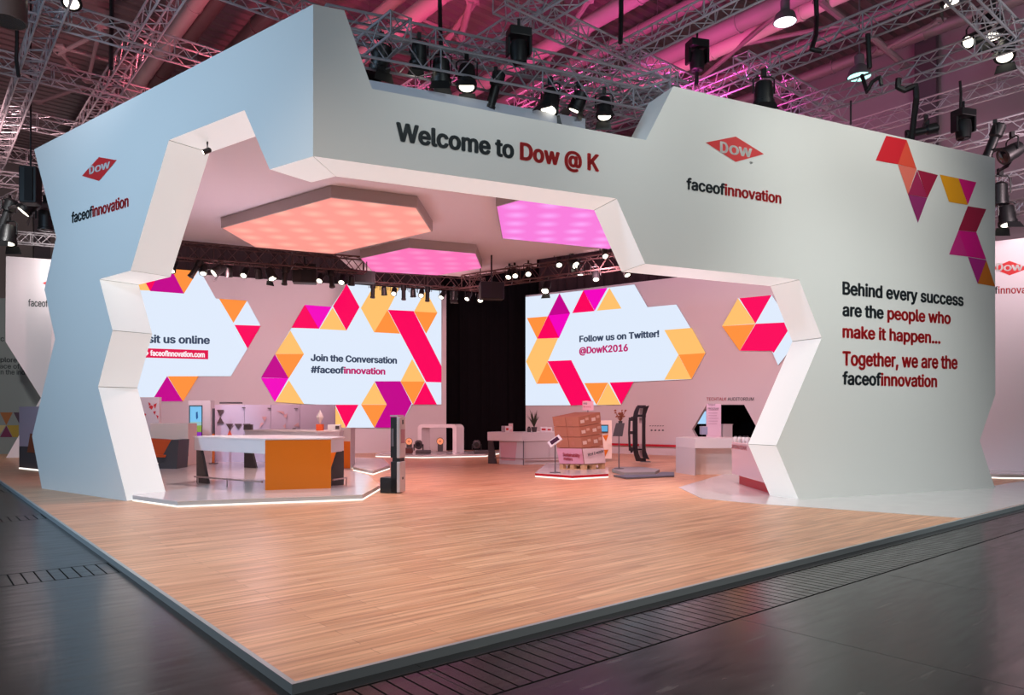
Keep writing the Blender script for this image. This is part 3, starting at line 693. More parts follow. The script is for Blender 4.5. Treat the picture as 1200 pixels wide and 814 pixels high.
# lavender panel wall with triangles
Yw = 22.8; a, b = ongrid(250, Yw, 0), ongrid(392, Yw, 0)
r = thing('display_wall', 'low lavender display wall with dark triangle decoration behind the orange counter', 'partition', ((a.x+b.x)/2, a.y, PZ))
zt = EYE+(HY-474)/F*Yw
LAV = mat('lavender_panel', (206,202,222), .5)
ns = (250,286,317,351,392)
for x0, x1 in zip(ns, ns[1:]):
    a, b = ongrid(x0, Yw, 0), ongrid(x1, Yw, 0)
    MB().box(Vector(((a.x+b.x)/2, Yw+.08, (PZ+zt)/2)), ((b-a).length-.012, .12, zt-PZ)).build('panel', LAV, r)
pl = Plane((0, Yw), (1,0))
DT = mat('dark_brown_vinyl', (84,70,72), .5)
for q, m in (([(254.5,480),(263,480),(258.7,488)],DT),([(258.7,488),(263,496),(254.5,496)],DT),([(265,496.3),(274,496.3),(269.5,503.5)],DT),([(275,496.3),(284,496.3),(279.5,503)],DT),([(285,496.3),(294,496.3),(289.5,503.5)],DT),([(269.5,503.7),(273.3,511.5),(266,511.5)],mat('coral_vinyl',(226,110,76),.5)),
             ([(307,488),(313,488),(310.5,494)],mat('blush_vinyl',(222,184,186),.5)),([(304,502),(306,495),(310,495)],MATS['blush_vinyl']),([(324,481),(333,482),(334,486)],MATS['blush_vinyl']),([(332,487),(337,484),(336,490)],MATS['blush_vinyl']),([(332,499),(335,496),(335,502)],MATS['blush_vinyl']),([(344,499),(350,495),(351,500)],MATS['blush_vinyl'])):
    polys('triangle_graphic', pl, [(m, q)], r, .03)
for x, y in ((286,477.6),(316,478.2),(347,478.4),(345,502)):
    q = pl.pt(x, y, .03); MB().box(q, (.09,.05,.025)).build('clip', CHAR, r)
q = pl.pt(269.5, 472.6, -.08); MB().box(q+Vector((0,.0,.02)), (.68,.10,.05)).build('lamp_bar', CHAR, r)
q0 = ongrid(250.2, 22.0, PZ)
r = thing('post', 'slim post, dark above and orange below, at the left end of the lavender display wall', 'post', q0)
MB().box(q0+Vector((0,0,.45)), (.05,.08,.9)).build('lower_tube', ORANGE, r); MB().box(q0+Vector((0,0,1.28)), (.05,.08,.76)).build('upper_tube', CHAR, r)
MB().box(q0+Vector((0,0,.01)), (.2,.2,.02)).build('base', DARKST, r)

# ------------------------------------------------------------------ black equipment column in the middle
q = onz(460, 578, 0)
r = thing('equipment_column', 'black and silver upright machine column standing on the planks near the light-edged platform', 'machine', q)
SIL = mat('silver_panel', (196,186,184), .35, .3)
rz = math.radians(-14)
def lb(x, y, z, sx, sy, sz): # box in the column's own axes
    R = Matrix.Rotation(rz, 3, 'Z'); return q+R @ Vector((x, y, z)), (sx, sy, sz)
MB().box(*lb(-.10,.16,.16,.36,.3,.31), rz).build('base_block', BLACK, r, bevel=.012)
MB().box(*lb(.02,.16,.33,.13,.3,.62), rz).build('lower_column', BLACK, r, bevel=.008)
MB().box(*lb(.12,.16,.33,.07,.3,.62), rz).build('front_plate', SIL, r, bevel=.01, label='silver front plate')
MB().box(*lb(.06,.16,.68,.16,.24,.08), rz).build('joint', BLACK, r)
MB().box(*lb(.02,.16,1.13,.14,.3,.82), rz).build('upper_column', BLACK, r, bevel=.008)
MB().box(*lb(.12,.16,1.13,.07,.31,.83), rz).build('front_plate', SIL, r, bevel=.01)
MB().box(*lb(.03,.16,1.565,.17,.31,.03), rz).build('top_cap', SIL, r)
MB().box(*lb(.157,.16,1.15,.006,.2,.28), rz).build('display', mat('display_pinkish', (170,130,140), .1), r)
MB().box(*lb(.157,.16,1.44,.006,.06,.09), rz).build('sensor', BLACK, r)
MB().box(*lb(.157,.16,.3,.006,.05,.05), rz).build('sensor', BLACK, r)
MB().box(*lb(.0,-.0,1.13,.05,.012,.36), rz).build('slot', DARKST, r)

# ------------------------------------------------------------------ stage: arch, lamps, moving heads
Ys = 30.2
def rounded(x0, x1, z0, z1, rad, Y):
    pts = [Vector((x0,Y,z0))]
    for k in range(7): t_ = math.pi-math.pi/2*k/6; pts.append(Vector((x0+rad+rad*math.cos(t_), Y, z1-rad+rad*math.sin(t_))))
    for k in range(7): t_ = math.pi/2-math.pi/2*k/6; pts.append(Vector((x1-rad+rad*math.cos(t_), Y, z1-rad+rad*math.sin(t_))))
    return pts+[Vector((x1,Y,z0))]
Ya = 28.3
xa, xb = at(489.5,HY,Ya).x, at(535,HY,Ya).x
zt_ = EYE+(HY-497)/F*Ya
outer = rounded(xa, xb, .1, zt_, .16, Ya); inner = rounded(xa+.15, xb-.15, .1, zt_-.13, .06, Ya)
r = thing('arch', 'white rounded arch standing on the stage in front of the black drape', 'arch', ((xa+xb)/2, Ya, .1))
MB().prism(outer+inner[::-1], (.25,.55,0)).build('frame', mat('arch_white', (232,224,224), .4), r)
MB().box(Vector(((xa+xb)/2+.12, Ya+.28, .105)), (xb-xa, .5, .012)).build('base_plate', GREYP, r)
ORG = glow('warm_lamp_face', (255,150,110), 1.0)
def floor_lamp(px, py, Y, rad, label, tilt=0):
    p = at(px, py, Y); r = thing('stage_lamp', label, 'stage lamp', (p.x, p.y, .1), 'round stage lamps')
    b = MB(); b.tube(p+Vector((0,.12,0)), p+Vector((0,-.06,0)), rad*.8, 16, rad); b.build('housing', CHAR, r, smooth=True)
    MB().tube(p+Vector((0,-.061,0)), p+Vector((0,-.075,0)), rad*.86, 16).build('lens', ORG, r)
    MB().tube(p+Vector((0,-.076,0)), p+Vector((0,-.09,0)), rad*.28, 10).build('centre_cap', mat('copper_cap', (206,110,80), .4), r)
    MB().box((p.x, p.y+.03, (p.z-rad+.1)/2+.02), (.2,.16,max(.04,p.z-rad-.1+.03))).build('foot', CHAR, r)
floor_lamp(479.5, 517, 29.3, .15, 'round orange-lit stage lamp, leftmost of the three on the stage')
floor_lamp(497, 516.6, 29.3, .155, 'round bright stage lamp behind the left foot of the white arch')
floor_lamp(516, 516.8, 29.3, .15, 'round orange-lit stage lamp seen inside the white arch')
def moving_head(px, py, Y, label):
    p = at(px, py, Y); r = thing('moving_head_lamp', label, 'stage lamp', (p.x, p.y, .1), 'moving heads on the stage')
    z0 = .1
    MB().box((p.x+.18, p.y, z0+.07), (.55,.3,.14)).build('base', CHAR, r, bevel=.02)
    MB().lathe([(.05,-.17),(.13,-.12),(.155,0),(.13,.12),(.07,.17)], (p.x, p.y, z0+.34), 14).build('head', CHAR, r, smooth=True)
    for s in (-1,1): MB().box((p.x+s*.17, p.y, z0+.24), (.03,.12,.24)).build('yoke_arm', BLACK, r)
    MB().tube((p.x, p.y-.13, z0+.36), (p.x, p.y-.17, z0+.36), .09, 12).build('lens', DLENS, r)
moving_head(490.5, 524, 27.7, 'dark moving head lamp on the stage at the foot of the white arch')
moving_head(558.5, 524, 27.7, 'dark moving head lamp at the right end of the stage')
q = at(477, 526.5, 27.9)
r = thing('flight_case', 'low dark case on the stage left of the white arch', 'case', (q.x, q.y, .1))
MB().box((q.x, q.y, .2), (.42,.3,.19)).build('body', mat('brown_case', (92,44,38), .5), r, bevel=.01); MB().box((q.x, q.y, .305), (.44,.32,.02)).build('lid', CHAR, r)

# ------------------------------------------------------------------ left desk (middle of the picture)
Yd = 23.6
def desk_pt(px, py): return at(px, py, Yd)
a, b, c = onz(571.5,543,0), onz(612,545,0), onz(655,541,0)
b = Vector((.33, 23.0, 0)); a = Vector((-.80, 23.75, 0)); c = b+V2(DIRF)*1.9; d = c+Vector((-.3,.75,0)); e = a+Vector((.35,.75,0))
c0 = (a+b+c+d+e)/5
r = thing('reception_desk', 'white angled reception desk with a dark slanted end, left of the stacked cartons', 'desk', (c0.x, c0.y, 0))
MB().prism([p+Vector((0,0,.74)) for p in (a,b,c,d,e)], (0,0,.28)).build('desk_top', MATS['counter_white'], r, bevel=.01)
slantleg(a+Vector((.02,.03,0)), b-a, .16, .32, par=r, z0=0, h=.74)
f = lambda k: [c0+(p-c0)*k for p in (a,b,c,d,e)]
q = f(.93); MB().prism([q[1]+(q[0]-q[1])*.72, q[1], q[2], q[3], q[4]], (0,0,.74)).build('body', INWHITE, r)
dl = (b-a).normalized()
nn = Vector((dl.y,-dl.x,0))
qa = q[1]+(q[0]-q[1])*.70+nn*.012; qb = q[1]+(q[0]-q[1])*.18+nn*.012
MB().prism([qa+Vector((0,0,.72)), qb+Vector((0,0,.72)), qb+(qa-qb)*.1+Vector((0,0,.12)), qa+(qb-qa)*.1+Vector((0,0,.12))], nn*-.02).build('inset_panel', mat('pink_panel', (214,170,178), .5), r)
df = V2(DIRF); nf = Vector((df.y,-df.x,0))
for k in range(2):
    s0 = q[1]+(q[2]-q[1])*(.03+.49*k)+nf*.01; s1 = q[1]+(q[2]-q[1])*(.49+.49*k)+nf*.01
    MB().prism([s0+Vector((0,0,.1)), s1+Vector((0,0,.1)), s1+Vector((0,0,.72)), s0+Vector((0,0,.72))], nf*.018).build('door', INWHITE, r)
MB().tube(b+Vector((.03,-.05,0)), b+Vector((.03,-.05,.76)), .016).build('post', DARKST, r)
MB().path([a+Vector((.25,-.25,.2)), b+Vector((.0,-.1,.2)), c+nf*.12+Vector((0,0,.2))], .015).build('foot_rail', MATS['brushed_steel'], r)
def on_desk(px, Y): p = at(px, HY, Y); return Vector((p.x, p.y, 1.02))
def carton(px, Y, z, size, m, label, rz=.1, name='leaflet_box', cat='box', mark=REDV):
    p = at(px, HY, Y); r = thing(name, label, cat, (p.x, p.y, z))
    MB().box(Vector((p.x,p.y,z+size[2]/2)), size, rz).build('body', m, r, bevel=.004)
    MB().box(Vector((p.x,p.y-size[1]/2-.004,z+size[2]*.5)), (size[0]*.6,.006,size[2]*.35), rz).build('printed_label', mark, r)
carton(590, 23.5, 1.02, (.12,.1,.2), mat('grey_box',(170,164,172),.5), 'small grey box, left of the boxes on the reception desk', mark=GREYP)
carton(594.5, 23.4, 1.02, (.13,.1,.2), WVIN, 'white box with red marks left of the tallest box on the reception desk')
carton(598.5, 23.5, 1.02, (.13,.1,.28), mat('pinkish_box',(236,206,204),.5), 'tallest pale box on the reception desk', mark=WVIN)
carton(637, 23.7, 1.02, (.22,.16,.17), WVIN, 'white and red carton right of the potted plant on the reception desk')
carton(643.5, 23.9, 1.02, (.18,.16,.15), WVIN, 'white carton with a red label beside the stacked pallet cartons', mark=REDL)
p = on_desk(626, 23.8)
r = thing('potted_plant', 'dark leafy plant in a small pot on the reception desk', 'plant', p)
MB().lathe([(.07,0),(.10,.16),(.085,.16)], p, 14).build('pot', CHAR, r, smooth=True)
GRN = mat('dark_leaf', (58,62,40), .6)
lf = MB()
for k in range(26):
    an = random.uniform(0,6.28); L = random.uniform(.25,.62); out = random.uniform(.05,.3)
    t0 = p+Vector((0,0,.14)); t1 = t0+Vector((math.cos(an)*out, math.sin(an)*out, L)); sd = Vector((-math.sin(an), math.cos(an), 0))*.022
    md = (t0+t1)/2+Vector((0,0,.05)); lf.face([t0, md+sd, t1, md-sd])
lf.build('foliage', GRN, r)
p = on_desk(620, 23.6)
r = thing('small_figure', 'small dark lidded jar left of the plant on the reception desk', 'jar', p)
MB().lathe([(.06,0),(.07,.1),(.05,.14)], p, 12).build('body', CHAR, r, smooth=True); MB().lathe([(.052,.14),(.03,.18)], p, 12).build('lid', BLACK, r)

# ------------------------------------------------------------------ tablet stands
def tablet_stand(px, pybase, ytop, label, tab, z0=PZ):
    p = onz(px, pybase, z0); h = EYE+(HY-ytop)/F*p.y
    r = thing('tablet_stand', label, 'stand', p)
    MB().lathe([(.14,0),(.14,.012),(.03,.02)], p, 16).build('base', DARKST, r)
    MB().tube(p+Vector((0,0,.01)), (p.x,p.y,h-.05), .016).build('pole', DARKST, r)
    R = Matrix.Rotation(math.radians(-35), 3, 'Y') @ Matrix.Rotation(math.radians(30), 3, 'X') if tab else Matrix.Rotation(math.radians(70), 3, 'X')
    def slab(w, d, t, off): return [Vector((p.x,p.y,h))+R @ Vector((x*w/2, y*d/2, off)) for x, y in ((-1,-1),(1,-1),(1,1),(-1,1))], R @ Vector((0,0,t))
    if tab:
        MB().prism(*slab(.36,.26,.025,0)).build('tray', WVIN, r); MB().prism(*slab(.24,.17,.006,.027)).build('tablet', DLENS, r)
    return r, p, h
tablet_stand(650.5, 553.5, 517, 'slim stand with a tilted white tablet tray in front of the stacked cartons', True)

# ------------------------------------------------------------------ leaning stack of cartons on a pallet
pb = onz(690.5, 550.3, PZ); Yb = pb.y
base = Vector((pb.x, pb.y, PZ))
lean = Vector((-.10, 0, 1)).normalized()
def corner_dirs():
    # visible front corner; left face runs up-left, right face runs up-right
    return V2((-1.0,.30)).normalized(), V2((.85,.62)).normalized()
dl_, dr_ = corner_dirs()
LW_, RW_, LT_, RT_ = 1.02, .98, 1.42, 1.20
z0, z1 = PZ+.15, EYE+(HY-489)/F*Yb
fc = at(681, HY, Yb); fc = Vector((fc.x, fc.y, 0))          # front corner at mid height
ft = at(679, HY, Yb); fb = at(684.5, HY, Yb)
def ring_at(t):                                             # t: 0 bottom .. 1 top
    x = fb.x+(at(677.5,HY,Yb).x-fb.x)*t
    f = Vector((x, Yb, 0)); l = f+dl_*(LW_*(1-t)*.66+LT_*t*.50); rr = f+dr_*(RW_*(1-t)*.78+RT_*t*.66)
    return f, l, l+dr_*(RW_*(1-t)+RT_*t)*.68, rr
pal = thing('pallet', 'pale wooden pallet carrying the leaning stack of cartons', 'pallet', (fb.x, Yb, PZ))
f, l, bk, rr = ring_at(.0)
cx = (f+l+bk+rr)/4
for k in range(5):
    s = k/4*.86; p0 = f+(l-f)*s; p1 = rr+(bk-rr)*s; w = (l-f)*.14
    MB().prism([p0+Vector((0,0,PZ+.11)), p0+w+Vector((0,0,PZ+.11)), p1+w+Vector((0,0,PZ+.11)), p1+Vector((0,0,PZ+.11))], (0,0,.025)).build('deck_board', PALW, pal)
for k in range(3):
    s = k/2*.86; p0 = f+(rr-f)*s; p1 = l+(bk-l)*s; w = (rr-f)*.14
    MB().prism([p0+Vector((0,0,PZ)), p0+w+Vector((0,0,PZ)), p1+w+Vector((0,0,PZ)), p1+Vector((0,0,PZ))], (0,0,.024)).build('bottom_board', PALW, pal)
    for j in range(3):
        cb_ = p0+(p1-p0)*(j*.425); u = (p1-p0)*.15
        MB().prism([cb_+Vector((0,0,PZ+.024)), cb_+w+Vector((0,0,PZ+.024)), cb_+w+u+Vector((0,0,PZ+.024)), cb_+u+Vector((0,0,PZ+.024))], (0,0,.086)).build('block', PALW, pal)
zz = [z0-.012, EYE+(HY-525)/F*Yb, EYE+(HY-512)/F*Yb, EYE+(HY-500)/F*Yb, z1+.02]
names = ['bottom', 'second', 'third', 'top']
ords = ['at the front corner', 'at the left', 'at the right', 'at the back']
lvl = [0, .36, .60, .80, 1.0]
for i in range(4):
    f0, l0, k0, r0_ = ring_at(lvl[i]); f1, l1, k1, r1_ = ring_at(lvl[i+1])
    def bil(c, u, v, z): return c[0]+(c[1]-c[0])*u+(c[3]-c[0])*v+(c[0]-c[1]+c[2]-c[3])*u*v+Vector((0,0,z+.13*v*(0 if z < zz[1]-.05 else max(0, (z-zz[0])/(zz[4]-zz[0])))))
    lo, hi = (f0,l0,k0,r0_), (f1,l1,k1,r1_)
    for jj, (u0, u1, v0_, v1_) in enumerate(((0,.49,0,.49),(.51,1,0,.49),(0,.49,.51,1),(.51,1,.51,1))):
        cs = [bil(lo,u,v,zz[i]+.006) for u, v in ((u0,v0_),(u1,v0_),(u1,v1_),(u0,v1_))]; ch = [bil(hi,u,v,zz[i+1]-.006) for u, v in ((u0,v0_),(u1,v0_),(u1,v1_),(u0,v1_))]
        if i == 0: lab = f'carton {ords[jj]} of the bottom layer, wrapped by the printed sleeve'
        else: lab = f'brown carton {ords[jj]} of the {names[i]} layer of the leaning pallet stack'
        m0 = sum(cs, Vector())/4
        r = thing('carton', lab, 'carton', m0, 'cartons of the leaning stack')
        mb = MB(); mb.v = cs+ch; mb.f = [[3,2,1,0],[4,5,6,7]]+[[q_, (q_+1)%4, (q_+1)%4+4, q_+4] for q_ in range(4)]; mb.mi = [0]*6
        mb.build('box', CARD, r)
        # tape seam and printed labels on the outward sides
        def side(pa, pb_, qa_, qb_, u0, u1, w0, w1, m, nm):
            g = lambda u, w_: (pa+(pb_-pa)*u)*(1-w_)+(qa_+(qb_-qa_)*u)*w_
            q4 = [g(u0,w0), g(u1,w0), g(u1,w1), g(u0,w1)]
            n_ = (q4[1]-q4[0]).cross(q4[3]-q4[0]).normalized()
            if n_.y > 0: n_ = -n_
            MB().prism(q4, n_*.006).build(nm, m, r)
        if i > 0 and jj in (0, 2):
            side(cs[0] if jj == 0 else cs[0], cs[3], ch[0], ch[3], .15, .5, .3, .62, mat('printed_label', (232,206,190), .6), 'shipping_label')
            side(cs[0], cs[3], ch[0], ch[3], .62, .9, .5, .75, mat('pale_print', (216,170,146), .7), 'print')
        if i > 0 and jj in (0, 1):
            side(cs[1], cs[0], ch[1], ch[0], .2, .45, .25, .6, mat('faded_print', (186,120,96), .7), 'print')
# printed white sleeve round the bottom layer
f0, l0, k0, r0_ = ring_at(0); f1, l1, k1, r1_ = ring_at(.36)
r = thing('printed_sleeve', 'white and pink printed sleeve wrapped round the bottom of the carton stack', 'banner', (f0.x, f0.y, zz[0]))
za, zb = zz[0]+.02, zz[1]-.01
def sl(pa, pb_, qa_, qb_, m, nm, g=.02):
    n_ = (pb_-pa).cross(Vector((0,0,1))).normalized()
    if n_.y > 0: n_ = -n_
    n_ = n_*g
    return MB().prism([pa+n_+Vector((0,0,za)), pb_+n_+Vector((0,0,za)), qb_+n_+Vector((0,0,zb)), qa_+n_+Vector((0,0,zb))], n_*.3).build(nm, m, r)
sl(l0, f0, l1, f1, mat('pink_sleeve', (222,160,180), .6), 'left_flap'); sl(f0, r0_, f1, r1_, mat('white_sleeve', (236,214,214), .6), 'right_flap')
def sleeve_plane(pa, pb_): return Plane((pa.x, pa.y), (pb_.x-pa.x, pb_.y-pa.y))
spl, spr = sleeve_plane(l0, f0), sleeve_plane(f0, r0_)
text('lettering', 'Sustainability', spl, (660,534), (680,535.5), (660,530), [REDL], r, .02, .05)
text('lettering', 'matters', spl, (661,538.5), (671.5,539.5), (661,535.3), [REDL], r, .02, .05)
text('lettering', 'Work & wonder', spr, (687,534.5), (706,529.5), (687,530.8), [INK], r, .02, .06)
# orange and white poster column with a small monitor behind the cartons
a, b = ongrid(700, 24.4, PZ), ongrid(717, 24.4, PZ)
r = thing('poster_stand', 'white poster stand with orange triangles and a small monitor behind the carton stack', 'stand', ((a.x+b.x)/2, 24.4, PZ))
MB().box(Vector(((a.x+b.x)/2, 24.45, .75)), ((b-a).length, .08, 1.28)).build('board', mat('warm_white_board', (246,226,206), .5), r)
pl = Plane((0, 24.41), (1,0))
for q in ([(706,510),(713,509),(710,517)],[(705,527),(713,526.5),(708,537)],[(706,544),(708,539),(711,546)]): polys('triangle_graphic', pl, [(ORANGE, q)], r, .012)
q = pl.pt(708, 502, .05); MB().box(q, (.26,.04,.26)).build('monitor', BLACK, r, bevel=.005); MB().box(q+Vector((.0,-.024,.0)), (.21,.004,.19)).build('monitor_picture', glow('monitor_blue', (96,168,214)), r)
# placard above the stack, on a slim pole
q = at(689, 475, 25.4)
r = thing('placard', 'small pinkish placard on a slim pole above the stacked cartons', 'sign', (q.x, q.y, 0))
MB().box(q, (.38,.02,.32)).build('board', mat('placard_pink', (240,196,206), .5), r); MB().tube((q.x,q.y+.02,0), (q.x,q.y+.02,q.z), .014).build('pole', DARKST, r)
MB().lathe([(.14,0),(.14,.015)], (q.x,q.y+.02,0), 14).build('base', DARKST, r)
pl = Plane((q.x, q.y-.011), (1,0))
text('lettering', 'wrap', pl, (683.5,473.6), (688,473.6), (683.5,471.6), [INK], r, 0, .004); text('lettering', 'the world', pl, (683.5,477.3), (692,477.3), (683.5,475.2), [REDL], r, 0, .004)

# ------------------------------------------------------------------ leaflet stand, bumper display, plinths
zg = .085
top = [onz(717,549.5,zg), onz(731,553.2,zg), onz(768,552.4,zg), onz(773,549.5,zg), onz(752,546.6,zg), onz(722,546.8,zg)]
pl1 = platform('light grey hexagonal plinth under the upright bumper', top, zg, m=mat('light_grey_deck', (176,170,172), .5), strip=GREYP, face=GREYP)
top = [onz(719,556.2,.05), onz(734,559,.05), onz(790,556.7,.05), onz(790,552.8,.05), onz(775,552.6,.05), onz(769,555.4,.05), onz(731,556.2,.05)]
platform('dark grey low plinth in front of the light grey one', top, .05, m=mat('dark_grey_deck', (104,104,124), .5), strip=DARKST, face=DARKST)
r, p, h = tablet_stand(725.3, 549, 501, 'slim stand with a dark slanted leaflet holder, left of the bumper', False, zg)
MB().prism([at(718,511,p.y-.06), at(729.5,511,p.y-.06), at(732,495.5,p.y+.02), at(722,495.5,p.y+.02)], (0,.02,.0)).build('leaflet_holder', mat('holder_dark', (70,62,66), .5), r)
q0 = at(727, 495.5, p.y+.08)
r = thing('dried_plant', 'reddish dried plant in a small cup on top of the dark leaflet stand', 'plant', q0)
MB().lathe([(.05,-.03),(.06,.06)], q0, 10).build('cup', CHAR, r)
br_ = MB()
for k in range(30):
    an = random.uniform(0,6.28); L = random.uniform(.12,.32); out = random.uniform(.03,.2)
    t0 = q0+Vector((0,0,.05)); t1 = t0+Vector((math.cos(an)*out, math.sin(an)*out*.6, L)); br_.tube(t0, t1, .007, 4, .004)
    sd = Vector((.03,0,.01)); br_.face([t1-sd, t1+Vector((0,0,.035)), t1+sd, t1-Vector((0,0,.02))])
br_.build('sprigs', mat('dried_rust', (150,82,56), .7), r)
# upright bumper / bodywork display
Yu = 23.2
def U(px, py, dy=0): return at(px, py, Yu+dy)
q0 = U(756, 549)
r = thing('bumper', 'black moulded vehicle bumper displayed upright on a pole beside the leaflet stand', 'bumper', (q0.x, q0.y, zg))
BP = mat('black_plastic', (34,28,34), .4)
out = [(749.5,474.5),(761,474.5),(757,486),(756.5,488),(757,526),(758,530),(761,538),(752,540.5),(746,540),(743.5,534),(742,526),(741.8,488),(744.5,478)]
inn = [(748.5,490),(753,489.5),(753,526),(749,526)]
mb = MB()
L_ = [(749.5,474.5),(746,476),(743.2,482),(741.6,490),(741.6,507),(741.8,525),(743.3,533),(745.5,540),(750,540.5)]
L2 = [(753.2,477),(749.5,478.5),(748,484),(747.2,490),(747.3,507),(747.4,525),(748.5,531),(750.5,536),(753,537)]
R1 = [(754.0,477),(753.5,479.5),(753,484),(752.6,490),(752.6,507),(752.6,525),(752.6,531),(753.2,535),(754.5,537)]
R2 = [(761,474.8),(758.8,480),(757.2,485),(756.6,490),(756.4,507),(756.6,525),(757.6,530),(759.6,535),(761.2,538.3)]
def strip_(A, B, da, db, name, m=BP):
    n_ = len(A); mb = MB(); fr = [U(*x, -da) for x in A]+[U(*x, -db) for x in B]; back = [p_+Vector((0,.06,0)) for p_ in fr]
    mb.v = fr+back; N = 2*n_
    for i in range(n_-1):
        mb.f += [[i,i+1,n_+i+1,n_+i],[N+i,N+n_+i,N+n_+i+1,N+i+1],[i,N+i,N+i+1,i+1],[n_+i,n_+i+1,N+n_+i+1,N+n_+i]]
    mb.f += [[0,n_,N+n_,N],[n_-1,N+n_-1,N+2*n_-1,2*n_-1]]; mb.mi = [0]*len(mb.f); return mb.build(name, m, r)
strip_(L_, L2, .05, .18, 'outer_shell'); strip_(R1, R2, .2, .08, 'inner_shell')
for (y0, y1) in ((474.6,478.5),(485.5,488.6),(525.5,527.5),(536.5,540.4)):
    strip_([(747,y0),(747,y1)], [(757,y0),(757,y1)], .12, .12, 'cross_rib')
strip_([(740.2,488),(736.8,492),(736.2,507),(736.8,523),(739.5,531)], [(742,488),(739,493),(738.4,507),(739,522),(742,529)], .1, .1, 'side_hoop')
for y0, y1 in ((489,493),(505,508.5),(524,528)): strip_([(737,y0),(737,y1)], [(742.4,y0),(742.4,y1)], .11, .11, 'hoop_rib')
for (x0,x1,y0,y1) in ((749.5,752.6,479,485),(749,752.4,489.5,496),(749.2,752,520,525),(749.5,752.4,528,536)):
    strip_([(x0,y0),(x0,y1)], [(x1,y0),(x1,y1)], .02, .02, 'bracket', mat('clear_bracket', (206,186,190), .4))
MB().tube(Vector((q0.x,q0.y,zg)), U(756,520,.1), .02).build('pole', DARKST, r)
MB().box(Vector((q0.x,q0.y,zg+.01)), (.3,.3,.02)).build('base_plate', DARKST, r)

# ------------------------------------------------------------------ right desk, doorway totem, front glossy desk
a = Vector(onz(791,552.5,0)); b = onz(814.5,556.8,0); c = onz(866,556.0,0)
a = Vector((5.15, 21.9+.6, 0)); b = onz(814.5,556.9,0); a = onz(792,553.5,0); c = b+Vector((1.6,.05,0)); d = c+Vector((.1,.9,0)); e = a+Vector((.4,.8,0))
c0 = (a+b+c+d+e)/5
r = thing('info_desk', 'white angular information desk in front of the dark hexagonal doorway', 'desk', (c0.x, c0.y, 0))
ht = EYE+(HY-513.5)/F*b.y
MB().prism([p_+Vector((0,0,ht-.26)) for p_ in (a,b,c,d,e)], (0,0,.26)).build('desk_top', MATS['counter_white'], r, bevel=.006)
MB().prism([a+(b-a)*.0, b+(a-b)*.0, b+Vector((.04,.06,0)), a+Vector((.3,.5,0))], (0,0,ht-.262)).build('side_panel', INWHITE, r)
MB().prism([b+Vector((.05,.30,0)), c+Vector((0,.30,0)), d, e], (0,0,ht-.262)).build('front_panel', mat('cream_front', (232,214,204), .5), r)
# lectern totem in front of the doorway
a, b = ongrid(828.5, 23.6, 0), ongrid(845, 23.6, 0)
r = thing('text_totem', 'pale lilac totem with lines of small print standing before the dark doorway', 'totem', ((a.x+b.x)/2, 23.6, 0))
zt_ = EYE+(HY-473)/F*23.6
MB().box(Vector(((a.x+b.x)/2, 23.65, zt_/2)), ((b-a).length, .1, zt_)).build('board', mat('lilac_board', (226,204,222), .5), r)
pl = Plane((0, 23.59), (1,0))
text('heading', 'TODAY\nPROGRAM', pl, (829.5,493.2-18), (842,493.2-18), (829.5,472.9), [INK], r, 0, .01)
for k in range(6):
    y = 480+k*3.2; polys('text_line', pl, [(mat('pale_text', (196,168,190), .6), [(830,y),(842-(k%3),y),(842-(k%3),y+.7),(830,y+.7)])], r, .012)
q = at(819, 480, AU.p.y-3.4)
# blue screen, crate and cube inside the dark room
q = at(822.5, 489, 24.9); q = at(822.5, 489, 29.0)
r = thing('wall_monitor', 'light blue monitor glowing inside the dark doorway', 'screen', (q.x, q.y, 0))
MB().box(q, (.46,.05,.54)).build('bezel', BLACK, r); MB().box(q+Vector((0,-.03,0)), (.42,.006,.50)).build('picture', glow('pale_blue_screen', (170,214,250)), r)
MB().tube((q.x,q.y+.02,0), (q.x,q.y+.02,q.z), .03).build('pole', BLACK, r); MB().lathe([(.25,0),(.25,.02)], (q.x,q.y+.02,0), 14).build('base', BLACK, r)
p = ongrid(826, 22.6, ht)
r = thing('storage_box', 'grey blue patterned box on the information desk', 'box', p)
MB().box(p+Vector((0,.15,.12)), (.2,.2,.24)).build('body', mat('blue_grey_box', (150,164,190), .5), r, bevel=.005); MB().box(p+Vector((0,.15,.245)), (.21,.21,.015)).build('lid', mat('pale_lid', (190,196,210), .5), r)
p = ongrid(853, 27.8, 0)
r = thing('plinth_cube', 'pinkish cube plinth seen in the dark doorway, right of the lilac totem', 'plinth', p)
MB().box(p+Vector((0,.2,.6)), (.36,.36,1.2)).build('body', INWHITE, r, bevel=.005); MB().box(p+Vector((0,.2,1.21)), (.40,.40,.02)).build('top_plate', INWHITE, r)
# front glossy pink-white desk with red plinth
a, b = onz(857,569.5,.0), onz(905,584,.0)
a = Vector((5.27,17.6,0)); dd = Vector((.56,-.83,0)); a = onz(857.5,566,0); b = onz(896,578.5,0)
ht2 = EYE+(HY-517.5)/F*a.y
n_ = Vector((-(b-a).y, (b-a).x, 0)).normalized()
if n_.x < 0: n_ = -n_
r = thing('glossy_counter', 'glossy white counter on a red plinth partly behind the right reveal', 'counter', (a.x, a.y, 0))
MB().prism([a+Vector((0,0,.22)), b+Vector((0,0,.22)), b+n_*.45+Vector((0,0,.22)), a+n_*.45+Vector((0,0,.22))], (0,0,ht2-.22)).build('body', mat('pink_gloss', (232,206,212), .08), r, bevel=.01)
MB().prism([a+(b-a)*.08+n_*.12, b+n_*.12, b+n_*.4, a+(b-a)*.08+n_*.4], (0,0,.22)).build('plinth', REDL, r, label='red plinth')
gp = Plane((a.x, a.y), (b.x-a.x, b.y-a.y))
text('lettering', 'INTERNATIONAL', gp, (858,525), (876,527.5), (858,520.5), [REDL], r, .012, .012)
